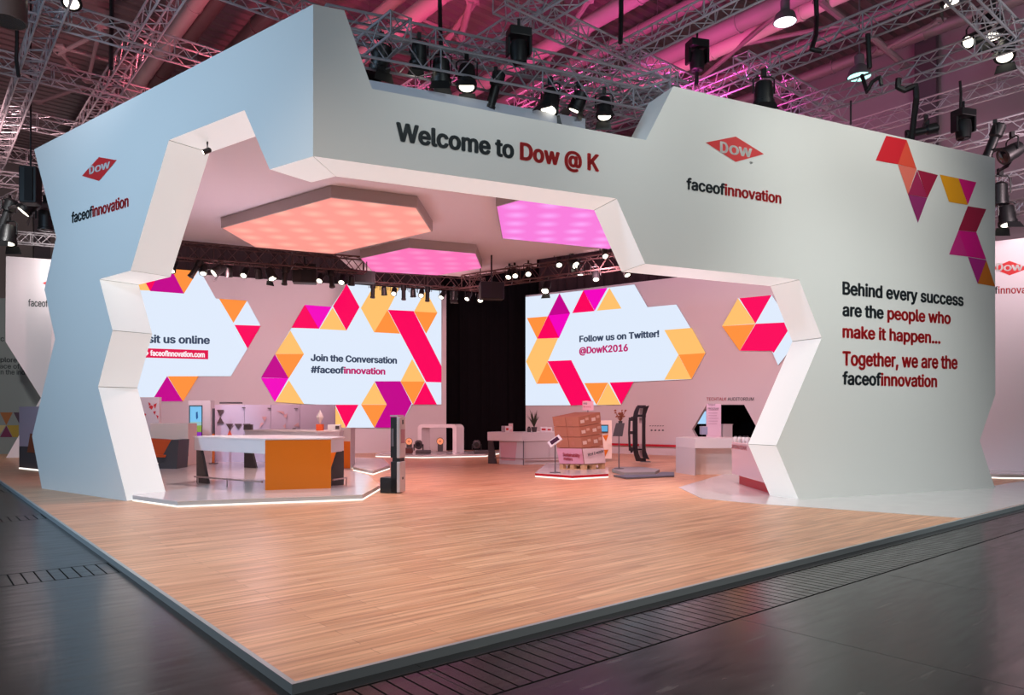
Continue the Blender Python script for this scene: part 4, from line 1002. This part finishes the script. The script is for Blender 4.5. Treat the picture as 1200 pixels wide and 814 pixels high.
for k, (px, dy) in enumerate(((862,.25),(867,.35),(872,.3),(876,.5))):
    p = at(px, HY, a.y-.15+dy*.6-k*.18+.3); p = Vector((p.x, p.y, ht2))
    rr_ = thing('sample_jar', f'small pale sample on the glossy counter, {["first","second","third","fourth"][k]} from the left', 'jar', p, 'samples on the glossy counter')
    MB().lathe([(.035,0),(.05,.03),(.045,.09),(.03,.11)], p, 10).build('body', WVIN, rr_, smooth=True); MB().lathe([(.032,.11),(.03,.135)], p, 10).build('cap', CHAR, rr_)
# red bumper rail on the right screen wall and the low wall with it
a, b = BR.pt(717, 533, .06), BR.pt(800, 535, .06)
r = thing('bumper_rail', 'red bumper rail along the foot of the right screen wall', 'rail', (a.x, a.y, .2))
MB().prism([Vector((a.x,a.y,.34)), Vector((b.x,b.y,.34)), Vector((b.x,b.y,.42)), Vector((a.x,a.y,.42))], BR.n*.05).build('rail', REDL, r)
for k in range(4):
    q = a+(b-a)*(.1+.27*k); MB().tube((q.x,q.y,.38), Vector((q.x,q.y,.38))-BR.n*.08, .02).build('bracket', DARKST, r)
# printed wall icons between bumper and desk
polys('wall_icons', BR, [(INK, [(762+k*4.4,504),(764+k*4.4,502.8),(765.2+k*4.4,504.2),(763.6+k*4.4,505)]) for k in range(4)]+[(INK, [(761+k*3,498.6),(763+k*3,498.2),(763+k*3,499),(761+k*3,499.3)]) for k in range(6)], None, .006)
tag(bpy.data.objects['wall_icons'], 'small printed icons and text on the wall right of the upright bumper', 'wall print')

# ------------------------------------------------------------------ roof ducts and steelwork
def along(px, py, z, d):
    """A point of the picture at height z and a horizontal direction -> function giving the run between two picture columns."""
    p = onz(px, py, z); d = V2(d).normalized()
    def col(x):
        k = (x-600)/F; return (k*p.y-p.x)/(d.x-k*d.y)
    return p, d, col
def duct(px, py, z, dia, m, label, s0=-14, s1=20, parts=True):
    p, d, _ = along(px, py, z, DIRA)
    a, b = p+d*s0, p+d*s1
    r = thing('ventilation_duct', label, 'duct', a)
    MB().tube(a, b, dia/2, 20).build('pipe', m, r, smooth=True)
    n = int((s1-s0)/3.0)
    for k in range(1, n):
        q = a+d*(k*3.0); MB().tube(q-d*.03, q+d*.03, dia/2+.025, 20).build('joint_ring', m, r)
        if k % 2: MB().tube(q+Vector((0,0,dia/2)), (q.x,q.y,ROOFZ-.05), .012, 5).build('hanger', DARKST, r)
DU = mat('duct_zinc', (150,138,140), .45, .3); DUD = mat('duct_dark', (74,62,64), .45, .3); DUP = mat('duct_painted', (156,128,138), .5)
duct(204,40,13.0,.42,DU,'slim grey roof duct at the far left above the blue wall')
duct(232,24,13.2,.60,DUD,'dark roof duct beside the slim grey one above the blue wall')
duct(318,14,13.4,.55,DUD,'dark roof duct right of the corner tower top at the left')
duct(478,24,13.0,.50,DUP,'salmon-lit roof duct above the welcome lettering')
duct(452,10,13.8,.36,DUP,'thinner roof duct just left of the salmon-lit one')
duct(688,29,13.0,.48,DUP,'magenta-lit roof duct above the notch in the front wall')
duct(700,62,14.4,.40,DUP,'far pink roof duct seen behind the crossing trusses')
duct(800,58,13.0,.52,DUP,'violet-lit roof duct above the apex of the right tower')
duct(868,46,13.2,.46,mat('duct_cream', (214,196,190), .45),'pale roof duct next to the bright hall lamp')
duct(890,75,13.6,.34,DUP,'thin roof duct running behind the right trusses')
duct(1010,66,13.8,.40,DU,'grey pipe high along the hall wall at the right')
# roof girder rods
def rod(a, b, r, label, m=mat('girder_steel', (140,120,126), .5)):
    a, b = onz(*a), onz(*b); t = thing('roof_brace', label, 'roof brace', a)
    MB().tube(a, b, r, 8).build('rod', m, t)
    for q in (a, b): MB().box(q, (.28,.28,.06)).build('gusset_plate', m, t)
for k, (a, b, r) in enumerate((((70,62,13.4),(118,38,13.4),.07),((72,55,13.4),(145,76,13.4),.07),((103,95,13.4),(118,30,13.0),.06),((45,120,13.2),(95,103,13.2),.06),((70,60,13.4),(85,78,13.4),.06),
    ((540,45,13.4),(552,0,13.0),.10),((520,52,13.4),(556,2,13.4),.10),((486,18,13.6),(530,38,13.6),.07),((620,58,13.4),(680,40,13.4),.08),((640,75,13.4),(690,0,13.0),.08),
    ((660,85,13.4),(705,15,13.4),.07),((780,70,13.2),(990,28,13.2),.07),((822,92,13.0),(930,0,13.0),.08),((960,0,13.0),(995,28,13.0),.10),((1018,40,12.6),(1062,78,12.6),.10),((1030,60,12.6),(1100,25,12.6),.07))):
    where = ['first','second','third','fourth','fifth','sixth','seventh','eighth','ninth','tenth','eleventh','twelfth','thirteenth','fourteenth','fifteenth','sixteenth'][k]
    rod(a, b, r, f'{"pinkish" if k>4 else "grey"} roof brace rod high under the ribbed roof, {where} counted from the left')

# ------------------------------------------------------------------ trusses
def truss(a, b, label, w=.40, bay=.34, group='aluminium lighting trusses', m=None):
    m = m or TRUSSM
    a, b = Vector(a), Vector(b); L = (b-a).length; h = w/2
    r = thing('lighting_truss', label, 'truss', a, group)
    ang = math.atan2((b-a).y, (b-a).x); R = Matrix.Rotation(ang, 3, 'Z')
    g = lambda x, y, z: a+R @ Vector((x, y, z))
    cs = [(-h,-h),(h,-h),(h,h),(-h,h)]
    for y, z in cs: MB().tube(g(0,y,z), g(L,y,z), .026, 6).build('chord', m, r)
    n = max(2, int(L/bay)); bay = L/n; mb = MB()
    for f in range(4):
        (y0, z0), (y1, z1) = cs[f], cs[(f+1)%4]
        for i in range(n):
            if i % 2 == 0: p, q = g(i*bay,y0,z0), g((i+1)*bay,y1,z1)
            else: p, q = g(i*bay,y1,z1), g((i+1)*bay,y0,z0)
            mb.tube(p, q, .013, 4, cap=False)
    for k in range(0, n+1, 6):
        x = k*bay
        for f in range(4): mb.tube(g(x,*cs[f]), g(x,*cs[(f+1)%4]), .016, 4, cap=False)
    mb.build('lattice', m, r)
    return r, a, (b-a).normalized(), L
def truss_px(px, py, z, d, x0, x1, label, w=.40, **kw):
    p, dd, col = along(px, py, z, d)
    s0, s1 = sorted((col(x0), col(x1))); s0, s1 = max(s0, -25), min(s1, 30)
    return truss(p+dd*s0, p+dd*s1, label, w, **kw)
truss_px(30,92,10,DIRA,78,-25,'steep lighting truss at the far left edge, running away over the left aisle',.42)
truss_px(150,70,10.4,DIRA,232,85,'second lighting truss running away above the blue wall, crossing two others',.42)
truss_px(165,47,10,DIRB,-60,320,'upper cross truss at the top left, above the blue wall')
truss_px(95,96,10.2,DIRB,-60,230,'middle cross truss at the left, under the upper one')
truss_px(60,147,10.2,DIRB,-60,150,'lower cross truss at the left, ending behind the corner of the blue wall')
truss_px(20,182,10.2,DIRB,-60,100,'lowest cross truss at the far left edge')
truss_px(325,6,10.4,DIRB,236,400,'truss just above the top of the corner tower')
truss_px(600,92,8.15,DIRF,380,800,'truss of black spotlights hanging behind the notch above the welcome lettering',.44)
truss_px(640,78,8.75,DIRF,380,800,'upper truss just behind the spotlight truss over the welcome lettering',.40)
truss_px(430,62,8.3,DIRA,470,380,'short truss end beside the tower at the left of the notch')
truss_px(604,32,10.2,DIRA,700,470,'truss rising to the right above the middle of the spotlight truss')
truss_px(708,56,10,DIRB,585,850,'diagonal truss falling to the right towards the apex of the right tower')
truss_px(790,33,10.2,DIRA,940,600,'long truss rising to the right, crossing above the notch')
truss_px(900,76,9.6,DIRA,1150,780,'truss rising to the right above the red logo')
truss_px(1035,95,9.3,DIRA,1290,850,'truss with hall lamp and cables above the middle of the right tower')
truss_px(1100,122,10.2,DIRA,1290,960,'plain truss low behind the red triangles, rising to the right')
truss_px(1150,158,8.6,DIRA,1290,1040,'lowest truss at the right edge, just above the end of the right tower')
truss_px(1172,32,9.4,DIRB,1110,1290,'truss cutting down through the top right corner')
truss_px(925,104,10,DIRB,868,985,'short cross truss above the apex of the red triangles, left of the hall lamp')
truss_px(1186,212,8.0,DIRA,1290,1120,'upper of two distant trusses past the right tower end')
truss_px(1186,244,8.0,DIRA,1290,1120,'lower of two distant trusses past the right tower end')
truss_px(27,232,8.6,DIRL,-40,80,'distant truss with spotlights at the left edge, rising to the right')
truss_px(30,279,8.4,DIRF,-40,110,'distant level truss above the pale panel at the left edge')
truss_px(22,212,9.2,DIRF,-40,110,'distant pale truss above the hanging loudspeaker at the left edge')
# magenta-lit distant truss field behind the notch
for k, (py, w_) in enumerate(((133,.36),(146,.36),(118,.36))):
    truss_px(700,py,8.2 if k < 2 else 8.6,DIRL,560,790,f'{["middle","lowest","highest"][k]} of the magenta-lit trusses deep behind the notch',w_)
# ring of trusses under the canopy
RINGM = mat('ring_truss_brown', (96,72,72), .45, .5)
ringL = Plane(at(260,HY,20.0), DIRF); ringR = Plane(at(680,HY,21.4), DIRL)
def ringpt(pl, px, z): q = pl.pt(px, HY); return Vector((q.x, q.y, z))
zl = EYE+(HY-298)/F*20.0; zr = EYE+(HY-312)/F*21.4
ringM = Plane(at(490,HY,25.4), DIRF); zm = EYE+(HY-328)/F*25.4
truss(ringpt(ringM,428,zm), ringpt(ringM,566,zm), 'short brown truss of spotlights at the back corner of the canopy', .42, group='canopy ring trusses', m=RINGM)
truss(ringpt(ringL,150,zl), ringpt(ringL,428,zl), 'brown truss of spotlights under the canopy above the left screens', .42, group='canopy ring trusses', m=RINGM)
truss(ringpt(ringR,546,zr), ringpt(ringR,800,zr), 'brown truss of spotlights under the canopy above the right screen', .42, group='canopy ring trusses', m=RINGM)

# ------------------------------------------------------------------ spotlights
def tube_poly(mb, pts, r): return mb.path(pts, r, 6)
def proto(kind, lit):
    """A lantern hanging from its clamp at the origin; the head turns about the yoke pivot."""
    r = bpy.data.objects.new('spotlight', None); COL.objects.link(r)
    MB().box((0,0,-.03), (.07,.07,.12)).build('clamp', BLACK, r)
    dz = -.36 if kind != 'profile' else -.30
    mb = MB(); mb.path([(-.17,0,dz),(-.17,0,-.13),(-.12,0,-.09),(.12,0,-.09),(.17,0,-.13),(.17,0,dz)], .014, 6); mb.build('yoke', BLACK, r)
    h = bpy.data.objects.new('head', None); 
    mb = MB()
    if kind == 'fresnel':
        mb.lathe([(.06,.20),(.13,.17),(.15,.05),(.15,-.12),(.17,-.13),(.17,-.20),(.155,-.20)], (0,0,0), 18); rl, zl_ = .15, -.195
    elif kind == 'profile':
        mb.lathe([(.07,.26),(.12,.22),(.12,.02),(.085,-.02),(.085,-.36),(.10,-.37),(.10,-.42),(.088,-.42)], (0,0,0), 16); rl, zl_ = .086, -.415
    elif kind == 'par':
        mb.lathe([(.05,.17),(.11,.12),(.115,-.16),(.13,-.17),(.13,-.2),(.115,-.2)], (0,0,0), 16); rl, zl_ = .114, -.195
    body = mb.build('head', BLACK, r, smooth=True); body.location = (0,0,dz)
    ln = MB().lathe([(rl*.98,zl_),(rl*.6,zl_-.012),(.002,zl_-.02)], (0,0,0), 16).build('lens', LENS if lit else DLENS, body, smooth=True)
    for v in ln.data.vertices: v.co.z -= 0
    ln.location = (0,0,0)
    # the lens was laid out in the head's own space
    for v in ln.data.vertices: v.co += Vector((0,0,dz))
    if kind == 'fresnel':
        bd = MB()
        for s in (-1,1): bd.face([(-.13,s*.16,-.2+dz),(.13,s*.16,-.2+dz),(.17,s*.22,-.36+dz),(-.17,s*.22,-.36+dz)])
        for s, nm in ((-1,'barn_door'),(1,'barn_door')):
            q = MB().prism([(-.13,s*.155,-.2+dz),(.13,s*.155,-.2+dz),(.17,s*.21,-.34+dz),(-.17,s*.21,-.34+dz)], (0,s*.006,0)).build(nm, BLACK, body)
    return r, body
PROTO = {}
def fix(o):
    pass
def spotlight(kind, lit, loc, yaw, tilt, label, group=None, scale=1.0, drop=0.0):
    key = (kind, lit)
    if key not in PROTO:
        PROTO[key] = proto(kind, lit)[0]; o = PROTO[key]; first = True
    else:
        o = copy_tree(PROTO[key])
    o.location = loc; o.rotation_euler = (0, 0, math.radians(yaw)); o.scale = (scale,)*3
    for ch in o.children:
        if ch.name.split('.')[0] == 'head': ch.rotation_euler = (math.radians(tilt), 0, 0)
    for k in ('label','category','group'):
        if k in o: del o[k]
    tag(o, label, 'spotlight', group)
    return o
def spot_px(px, py, Y, kind, lit, tilt, yaw, label, group=None, scale=1.0):
    """Lens roughly at the pixel, lantern hanging from a clamp above it."""
    p = at(px, py, Y); return spotlight(kind, lit, p+Vector((0,0,.56*scale)), yaw, tilt, label, group, scale)
ORD = ['first','second','third','fourth','fifth','sixth','seventh','eighth','ninth','tenth','eleventh','twelfth','thirteenth','fourteenth','fifteenth','sixteenth','seventeenth','eighteenth','nineteenth','twentieth','twenty-first','twenty-second','twenty-third','twenty-fourth']
RG = 'spotlights on the canopy ring trusses'
ring_l = [(203,307,'par',1,-35,0),(239,303,'par',1,-30,10),(231,316,'profile',0,-30,-60),(256,320,'fresnel',1,-50,-50),(268,311,'par',1,20,20),(287,314,'par',1,-40,0),(303,314,'par',0,20,0),(317,320,'fresnel',1,-30,60),
  (334,327,'profile',0,-10,0),(376,322,'par',1,-40,-10),(388,329,'profile',0,-20,30),(401,324,'par',1,-40,0),(412,327,'par',1,25,20),(437,334,'profile',0,-10,0),(450,331,'par',1,20,0),(462,329,'par',1,-45,0),(473,335,'profile',0,-10,10),(484,329,'par',1,20,0),(494,331,'par',1,-45,0),(501,339,'profile',0,-10,0),(519,334,'par',1,-40,-30),(532,338,'fresnel',0,0,0),(549,337,'par',1,-40,-30)]
for k, (x, y, kd, lit, tl, yw) in enumerate(ring_l):
    Y = (ringL if x < 430 else ringM).pt(x, HY).y-.12
    q = spot_px(x, y, Y, kd, bool(lit), tl, yw, f'{"lit" if lit else "dark"} spotlight on the truss above the left screens, {ORD[k]} from the left', RG, .82)
    q.location.z = (zl if x < 430 else zm)-.21+.05
    # keep lens near the photographed height by a drop arm
ring_r = [(563,354,'par',1,-40,0),(597,327,'par',1,-40,-20),(603,326,'par',1,-45,10),(619,324,'par',1,-45,0),(640,343,'fresnel',1,-40,-20),(655,313,'par',1,-40,0),(671,314,'fresnel',1,-50,40),(680,322,'par',1,0,0),(698,329,'par',1,-30,0),(709,303,'par',1,-40,0),(733,324,'par',1,-30,30)]
for k, (x, y, kd, lit, tl, yw) in enumerate(ring_r):
    Y = ringR.pt(x, HY).y-.12
    q = spot_px(x, y, Y, kd, bool(lit), tl, yw, f'{"lit" if lit else "dark"} spotlight on the truss above the right screen, {ORD[k]} from the left', RG, .85)
    if k == 0: MB().tube(q.location+Vector((0,0,.02)), Vector((q.location.x, q.location.y, q.location.z+(CZ-.001-q.location.z)/.85)), .02, 6).build('drop_rod', BLACK, q)
# front truss above the welcome band
FG = 'spotlights behind the front notch'
fp = Plane(onz(600,92,8.15).xy, DIRF)
for px, py, kd, lit, tl, yw, sc, lab in ((491,76,'fresnel',1,10,20,1.0,'black spotlight with open flaps, leftmost on the truss behind the notch'),(517,98,'fresnel',1,5,0,1.15,'black spotlight with a bright band, second on the truss behind the notch'),
   (547,104,'fresnel',1,-15,0,1.15,'brightly lit black spotlight, third on the truss behind the notch'),(581,118,'profile',0,15,90,1.1,'long dark profile spotlight tilted to the right, middle of the truss behind the notch'),
   (645,132,'fresnel',1,-20,-30,1.2,'large round spotlight in front of the parapet, right of the profile spotlight'),(678,130,'fresnel',1,25,60,1.0,'tilted spotlight with a tan flap, second from the right on the truss behind the notch'),
   (708,138,'fresnel',1,-15,0,1.05,'lit round spotlight, rightmost on the truss behind the notch')):
    Y = fp.pt(px, HY).y-.05; spot_px(px, py, Y, kd, bool(lit), tl, yw, lab, FG, sc)
# scattered lanterns
for px, py, Y, kd, lit, tl, yw, sc, lab in ((1110,6,15,'fresnel',1,-20,50,1.2,'lit spotlight at the top edge above the right truss'),(1163,44,15.5,'fresnel',1,-15,0,1.3,'lit spotlight under the truss in the top right corner, upper of the two'),
   (1178,70,15.5,'fresnel',1,-25,-40,1.2,'lit spotlight in the top right corner, lower of the two'),(1143,58,15.5,'par',1,-60,-70,1.2,'cream-lit side lamp left of the two top right spotlights'),
   (1085,166,16.5,'profile',0,80,80,1.0,'dark profile spotlight lying just above the red triangles'),(1180,264,19,'fresnel',1,-10,0,1.3,'lit spotlight above the neighbouring stand wall at the right edge'),
   (1172,240,19,'par',0,0,0,1.6,'dark lantern just above the lit spotlight past the right tower'),(1166,176,17,'profile',0,20,60,1.2,'dark tilted profile spotlight at the right end of the right tower'),(1186,190,17,'fresnel',0,60,90,1.2,'dark spotlight turned sideways past the right tower top'),
   (10,286,21,'fresnel',1,-10,0,1.4,'warm-lit hanging lantern at the left edge above the pale panel'),(36,252,21,'fresnel',1,-40,-60,1.4,'lit spotlight tilted right on the distant left truss'),(10,262,21,'profile',0,25,80,1.4,'dark profile spotlight at the left edge on the distant truss'),
   (54,270,21,'par',0,0,0,1.7,'dark lantern beside the blue wall edge at the left'),(84,9,15,'par',1,-25,30,1.5,'warm-lit lamp at the top left beside the steep truss'),(447,83,13.5,'fresnel',0,20,40,1.2,'dark spotlight by the tower at the left end of the notch'),
   (895,124,15.5,'fresnel',0,0,0,1.3,'dark lantern hanging just above the right tower over the red logo'),(243,182,12.6,'par',1,-60,-60,.4,'small lit spotlight in the top corner of the left opening')):
    spot_px(px, py, Y, kd, bool(lit), tl, yw, lab, None, sc)
# black loudspeaker boxes
def hangbox(px, py, Y, size, label, name='loudspeaker', cat='loudspeaker', up=1.0):
    p = at(px, py, Y); r = thing(name, label, cat, p)
    MB().box(p, size, .2).build('cabinet', BLACK, r, bevel=.02); MB().box(p+Vector((0,-size[1]/2-.006,0)), (size[0]*.86,.012,size[2]*.9), .0).build('grille', mat('speaker_grille', (30,30,32), .7), r)
    MB().tube(p+Vector((0,0,size[2]/2)), p+Vector((0,0,size[2]/2+up)), .025, 6).build('hanger', BLACK, r)
hangbox(357,321,21.2,(.66,.4,.55),'black loudspeaker box hanging under the truss above the large left screen',up=.4)
hangbox(36,218,20,(.42,.4,1.0),'black loudspeaker column hanging at the left edge beside the blue wall',up=7.6)
hangbox(576,341,21.6,(.7,.4,.5),'black loudspeaker box hanging at the meeting of the two canopy trusses',up=.815)
hangbox(426,325,22.6,(.7,.4,.35),'flat black box on the canopy truss left of the large screen top',up=.3)
# moving heads and hoists
def moving_spot(px, py, Y, label, sc=1.0):
    p = at(px, py, Y); r = thing('moving_light', label, 'moving light', p)
    MB().box(p+Vector((0,0,.33*sc)), (.40*sc,.30*sc,.16*sc), .3).build('base', BLACK, r, bevel=.02)
    for s in (-1,1): MB().box(p+Vector((s*.19*sc,0,.12*sc)), (.05*sc,.16*sc,.34*sc), .3).build('yoke_arm', BLACK, r, bevel=.01)
    hd = MB().lathe([(.06*sc,.2*sc),(.14*sc,.16*sc),(.16*sc,0),(.14*sc,-.2*sc),(.12*sc,-.22*sc)], p+Vector((0,0,.02)), 16).build('head', BLACK, r, smooth=True)
    MB().lathe([(.11*sc,-.221*sc),(.05*sc,-.235*sc),(.002,-.24*sc)], p+Vector((0,0,.02)), 16).build('lens', DLENS, r)
    MB().tube(p+Vector((0,0,.4*sc)), p+Vector((0,0,.6*sc)), .03, 6).build('clamp', BLACK, r)
moving_spot(608,62,14.2,'big black moving head light standing on the truss behind the notch',1.1)
moving_spot(1129,152,17,'black moving head light hanging above the right end of the right tower',1.1)
moving_spot(817,72,18,'black moving light hanging by the glowing duct above the apex of the right tower',1.2)
moving_spot(1132,146,17.2,'black moving light behind the one above the right tower end',.7) if False else None
def cable(pts, rad, label, name='power_cable', cat='cable'):
    p = [at(*q) for q in pts]; sm = []
    for i in range(len(p)-1):
        for k in range(4): sm.append(p[i].lerp(p[i+1], k/4))
    sm.append(p[-1]); o = MB().path(sm, rad, 7).build(name, BLACK); tag(o, label, cat); return o
cable([(515,-25,15),(515.5,10,15),(516,40,14.6),(517,60,14.2)], .045, 'thick black hoist cable dropping to the truss behind the notch')
cable([(728,-25,16),(728,15,16),(727,50,15.8)], .055, 'thick black hoist cable above the crossing of two trusses')
cable([(131,-20,17),(131,35,17),(130,80,16.4)], .05, 'black hoist cable at the top left over the crossing trusses')
cable([(956,-10,15.5),(957,20,15.5),(956,42,15.2),(951,58,15),(962,60,15)], .05, 'black cable loop hanging at the truss above the red logo')
cable([(1017,40,15),(1018,62,15),(1019,80,15)], .05, 'black hoist cable beside the green-tinted hall lamp')
cable([(1053,92,15.2),(1052,102,15.2),(1060,106,15.2),(1073,100,15.2),(1074,115,15.2),(1071,140,15.4),(1068,166,15.6)], .06, 'thick black cable bundle dropping behind the red triangles')
cable([(1125,95,17),(1126,110,17),(1125,140,17)], .03, 'thin hoist chain with a red hook above the moving head at the right')
cable([(1085,135,17),(1086,145,17),(1084,154,17)], .05, 'short black cable end above the lying profile spotlight')
cable([(997,118,16),(997,146,16)], .02, 'thin black wire dropping to the top of the right tower')
cable([(20,-30,17),(20,50,17),(19,70,17),(22,90,17)], .04, 'thin black cable by the steep truss at the far left')
cable([(816,45,18),(817,70,18),(816,100,18)], .05, 'black cable running through the moving light above the right tower')
cable([(1010,88,15.4),(1016,108,15.2),(1022,96,15.2),(1031,90,15.2),(1033,100,15.2)], .04, 'black cable looping under the truss right of the green-tinted lamp')
# round can at the top left
p = at(10,10,13.5)
r = thing('lamp_can', 'large dark cylindrical lamp can at the top left corner', 'lamp', p)
MB().lathe([(.30,-.25),(.30,.6),(.12,.7)], p, 20).build('can', mat('can_bronze', (58,44,40), .4), r, smooth=True); MB().lathe([(.27,-.252),(.1,-.2),(.002,-.19)], p, 20).build('reflector', DLENS, r)
# hall lamps
def highbay(px, py, Y, m, label, col):
    p = at(px, py, Y); r = thing('hall_lamp', label, 'hall lamp', p, None)
    MB().lathe([(.30,0),(.24,.2),(.12,.30),(.12,.55),(.05,.6)], p, 20).build('reflector', DARKST, r, smooth=True); MB().lathe([(.285,.005),(.2,-.04),(.002,-.06)], p, 20).build('diffuser', m, r, smooth=True)
    MB().tube(p+Vector((0,0,.6)), (p.x,p.y,ROOFZ-.1), .02, 6).build('rod', DARKST, r)
highbay(920,26,19,glow('lamp_white',(236,250,255),3.0),'bright white bell-shaped hall lamp under the roof above the red logo',NEUT)
highbay(1007,90,19,glow('lamp_teal',(170,250,236),2.2),'greenish bell-shaped hall lamp right of the white one',NEUT)
# pink light on a roof duct, put in as glowing strips
p, d, col = along(872,40,13.6,DIRA)
a, b = p+d*col(985), p+d*col(785)
r = thing('strip_light', 'long pink and orange glow along a roof duct above the right tower', 'duct glow', a)
MB().box((0,0,0),(0,0,0)) if False else None
nrm = Vector((-d.y, d.x, 0))
MB().prism([a-nrm*.16, b-nrm*.16, b+nrm*.16, a+nrm*.16], (0,0,.1)).build('channel', DUP, r)
for k in range(8):
    q0, q1 = a+(b-a)*(k/8+.004), a+(b-a)*((k+1)/8-.004)
    MB().prism([q0-nrm*.13-Vector((0,0,.03)), q1-nrm*.13-Vector((0,0,.03)), q1+nrm*.13-Vector((0,0,.03)), q0+nrm*.13-Vector((0,0,.03))], (0,0,.03)).build('tube', glow(f'strip_{k%4}', [(255,30,140),(255,60,120),(255,110,110),(240,20,160)][k%4], 1.0), r)

# ------------------------------------------------------------------ neighbouring stands
NR = Plane(at(1180,HY,19.3), DIRL)
def slab_thing(name, label, cat, plane, pts, t, m, group=None):
    P = [plane.pt(x, y) for x, y in pts]
    for p_ in P:
        if p_.z < .12: p_.z = 0.0
    c = sum(P, Vector())/len(P); r = thing(name, label, cat, (c.x, c.y, min(p_.z for p_ in P)), group)
    MB().prism(P, plane.n*-t).build('panel', m, r)
    return r
r = slab_thing('stand_wall', 'pale pinkish stand wall with a red diamond logo past the right tower', 'stand wall', NR, [(1135,286),(1260,272),(1260,560),(1135,556)], .3, mat('pale_wall', (226,218,222), .55))
logo(NR, [(1163,314),(1183,305.5),(1206,314),(1183,322.5)], [(1167.5,317.5),(1175.5,317.2)], [(1176,317.2),(1199,316.5)], [(1167.5,308),(1176,310.5)], r)
text('lettering', 'faceofinnovation', NR, (1138,344.5), (1222,343), (1138,336), [INK, REDV], r, .012, run=6)
p = onz(1154,541,PZ)
r = thing('model_stand', 'small white and red model on a red pedestal at the right end of the facade', 'model', p)
MB().box(p+Vector((0,0,.45)), (.16,.16,.9), .3).build('pedestal', REDL, r, bevel=.01)
MB().box(p+Vector((.10,0,.98)), (.62,.10,.05), .15).build('fuselage', WVIN, r, bevel=.02); MB().box(p+Vector((-.08,0,1.08)), (.08,.5,.03), .5).build('wing', WVIN, r); MB().box(p+Vector((.36,0,1.0)), (.16,.05,.04), .15).build('tip', REDL, r)
NL = Plane(at(30,HY,27.0), DIRF)
r = slab_thing('stand_wall', 'pale zigzag-edged stand wall at the left, partly behind the blue facade', 'stand wall', NL, [(7,300),(90,306),(90,536),(7,536),(28,500),(48,466),(6.4,400)], .4, mat('pale_wall', (226,218,222)))
text('lettering', 'faceofinnovation', NL, (33,358.6), (92,361), (33,350), [INK, REDV], r, .012, run=6)
polys('diamond_logo', NL, [(REDV, [(50,331.5),(60,327),(70,332.5),(60,337.5)])], r, .01)
N2 = Plane(at(20,HY,29.5), DIRF)
r = slab_thing('stand_wall', 'grey-green stand wall with a triangle mosaic at the far left edge', 'stand wall', N2, [(-60,346),(60,352),(60,532),(-60,535)], .3, mat('grey_green_wall', (136,142,140), .6))
text('lettering', 'Explore', N2, (-9,423.6), (20,424.4), (-9,418), [INK], r, .02); text('lettering', 'the face of', N2, (-18,431.2), (23,431.8), (-18,425.4), [INK], r, .012); text('lettering', 'in the industry', N2, (-1,438.4), (46,439), (-1,432.6), [INK], r, .012); text('lettering', 'c', N2, (0.5,399.5), (5,399.6), (0.5,395), [INK], r, .012)
mo = [((160,92,36),[(0,483),(15,483),(7.5,498)]),((70,40,60),[(16,483),(30,483),(23,497)]),((170,140,40),[(8,498),(22,498),(22,512),(15,512)]),((110,20,70),[(7.5,498.5),(14.5,512),(0,512)]),((190,170,120),[(-10,498),(7,498),(-2,512)])]
for k, (c, q) in enumerate(mo): polys('triangle_graphic', N2, [(mat(f'mosaic_{k}', c, .5), q)], r, .01)
# frosted showcase beside the left wall
a, b = onz(22.5,549,0), onz(60,553,0)
w = (b-a); wn = Vector((-w.y, w.x, 0)).normalized()*.5
r = thing('showcase', 'frosted pinkish glass showcase with a light line at its foot, left of the blue facade', 'showcase', a)
MB().prism([a+Vector((0,0,.04)), b+Vector((0,0,.04)), b+wn+Vector((0,0,.04)), a+wn+Vector((0,0,.04))], (0,0,.62)).build('base_cabinet', mat('showcase_base', (96,86,88), .25), r)
MB().prism([a+Vector((0,0,.665)), b+Vector((0,0,.665)), b+wn+Vector((0,0,.665)), a+wn+Vector((0,0,.665))], (0,0,1.15)).build('glass_case', mat('frosted_pink', (206,180,196), .25), r, label='frosted upper case')
MB().prism([a+Vector((0,-.012,.0)), b+Vector((0,-.012,.0)), b+wn, a+wn], (0,0,.035)).build('led_strip', LED, r)
m0 = a+w*.28+wn*-.02
MB().prism([m0+Vector((0,0,.5)), m0+w*.25+Vector((0,0,.5)), m0+w*.27+Vector((0,0,1.0)), m0+w*.1+Vector((0,0,1.05))], wn*-.02).build('orange_exhibit', mat('exhibit_rust', (150,78,52), .5), r)
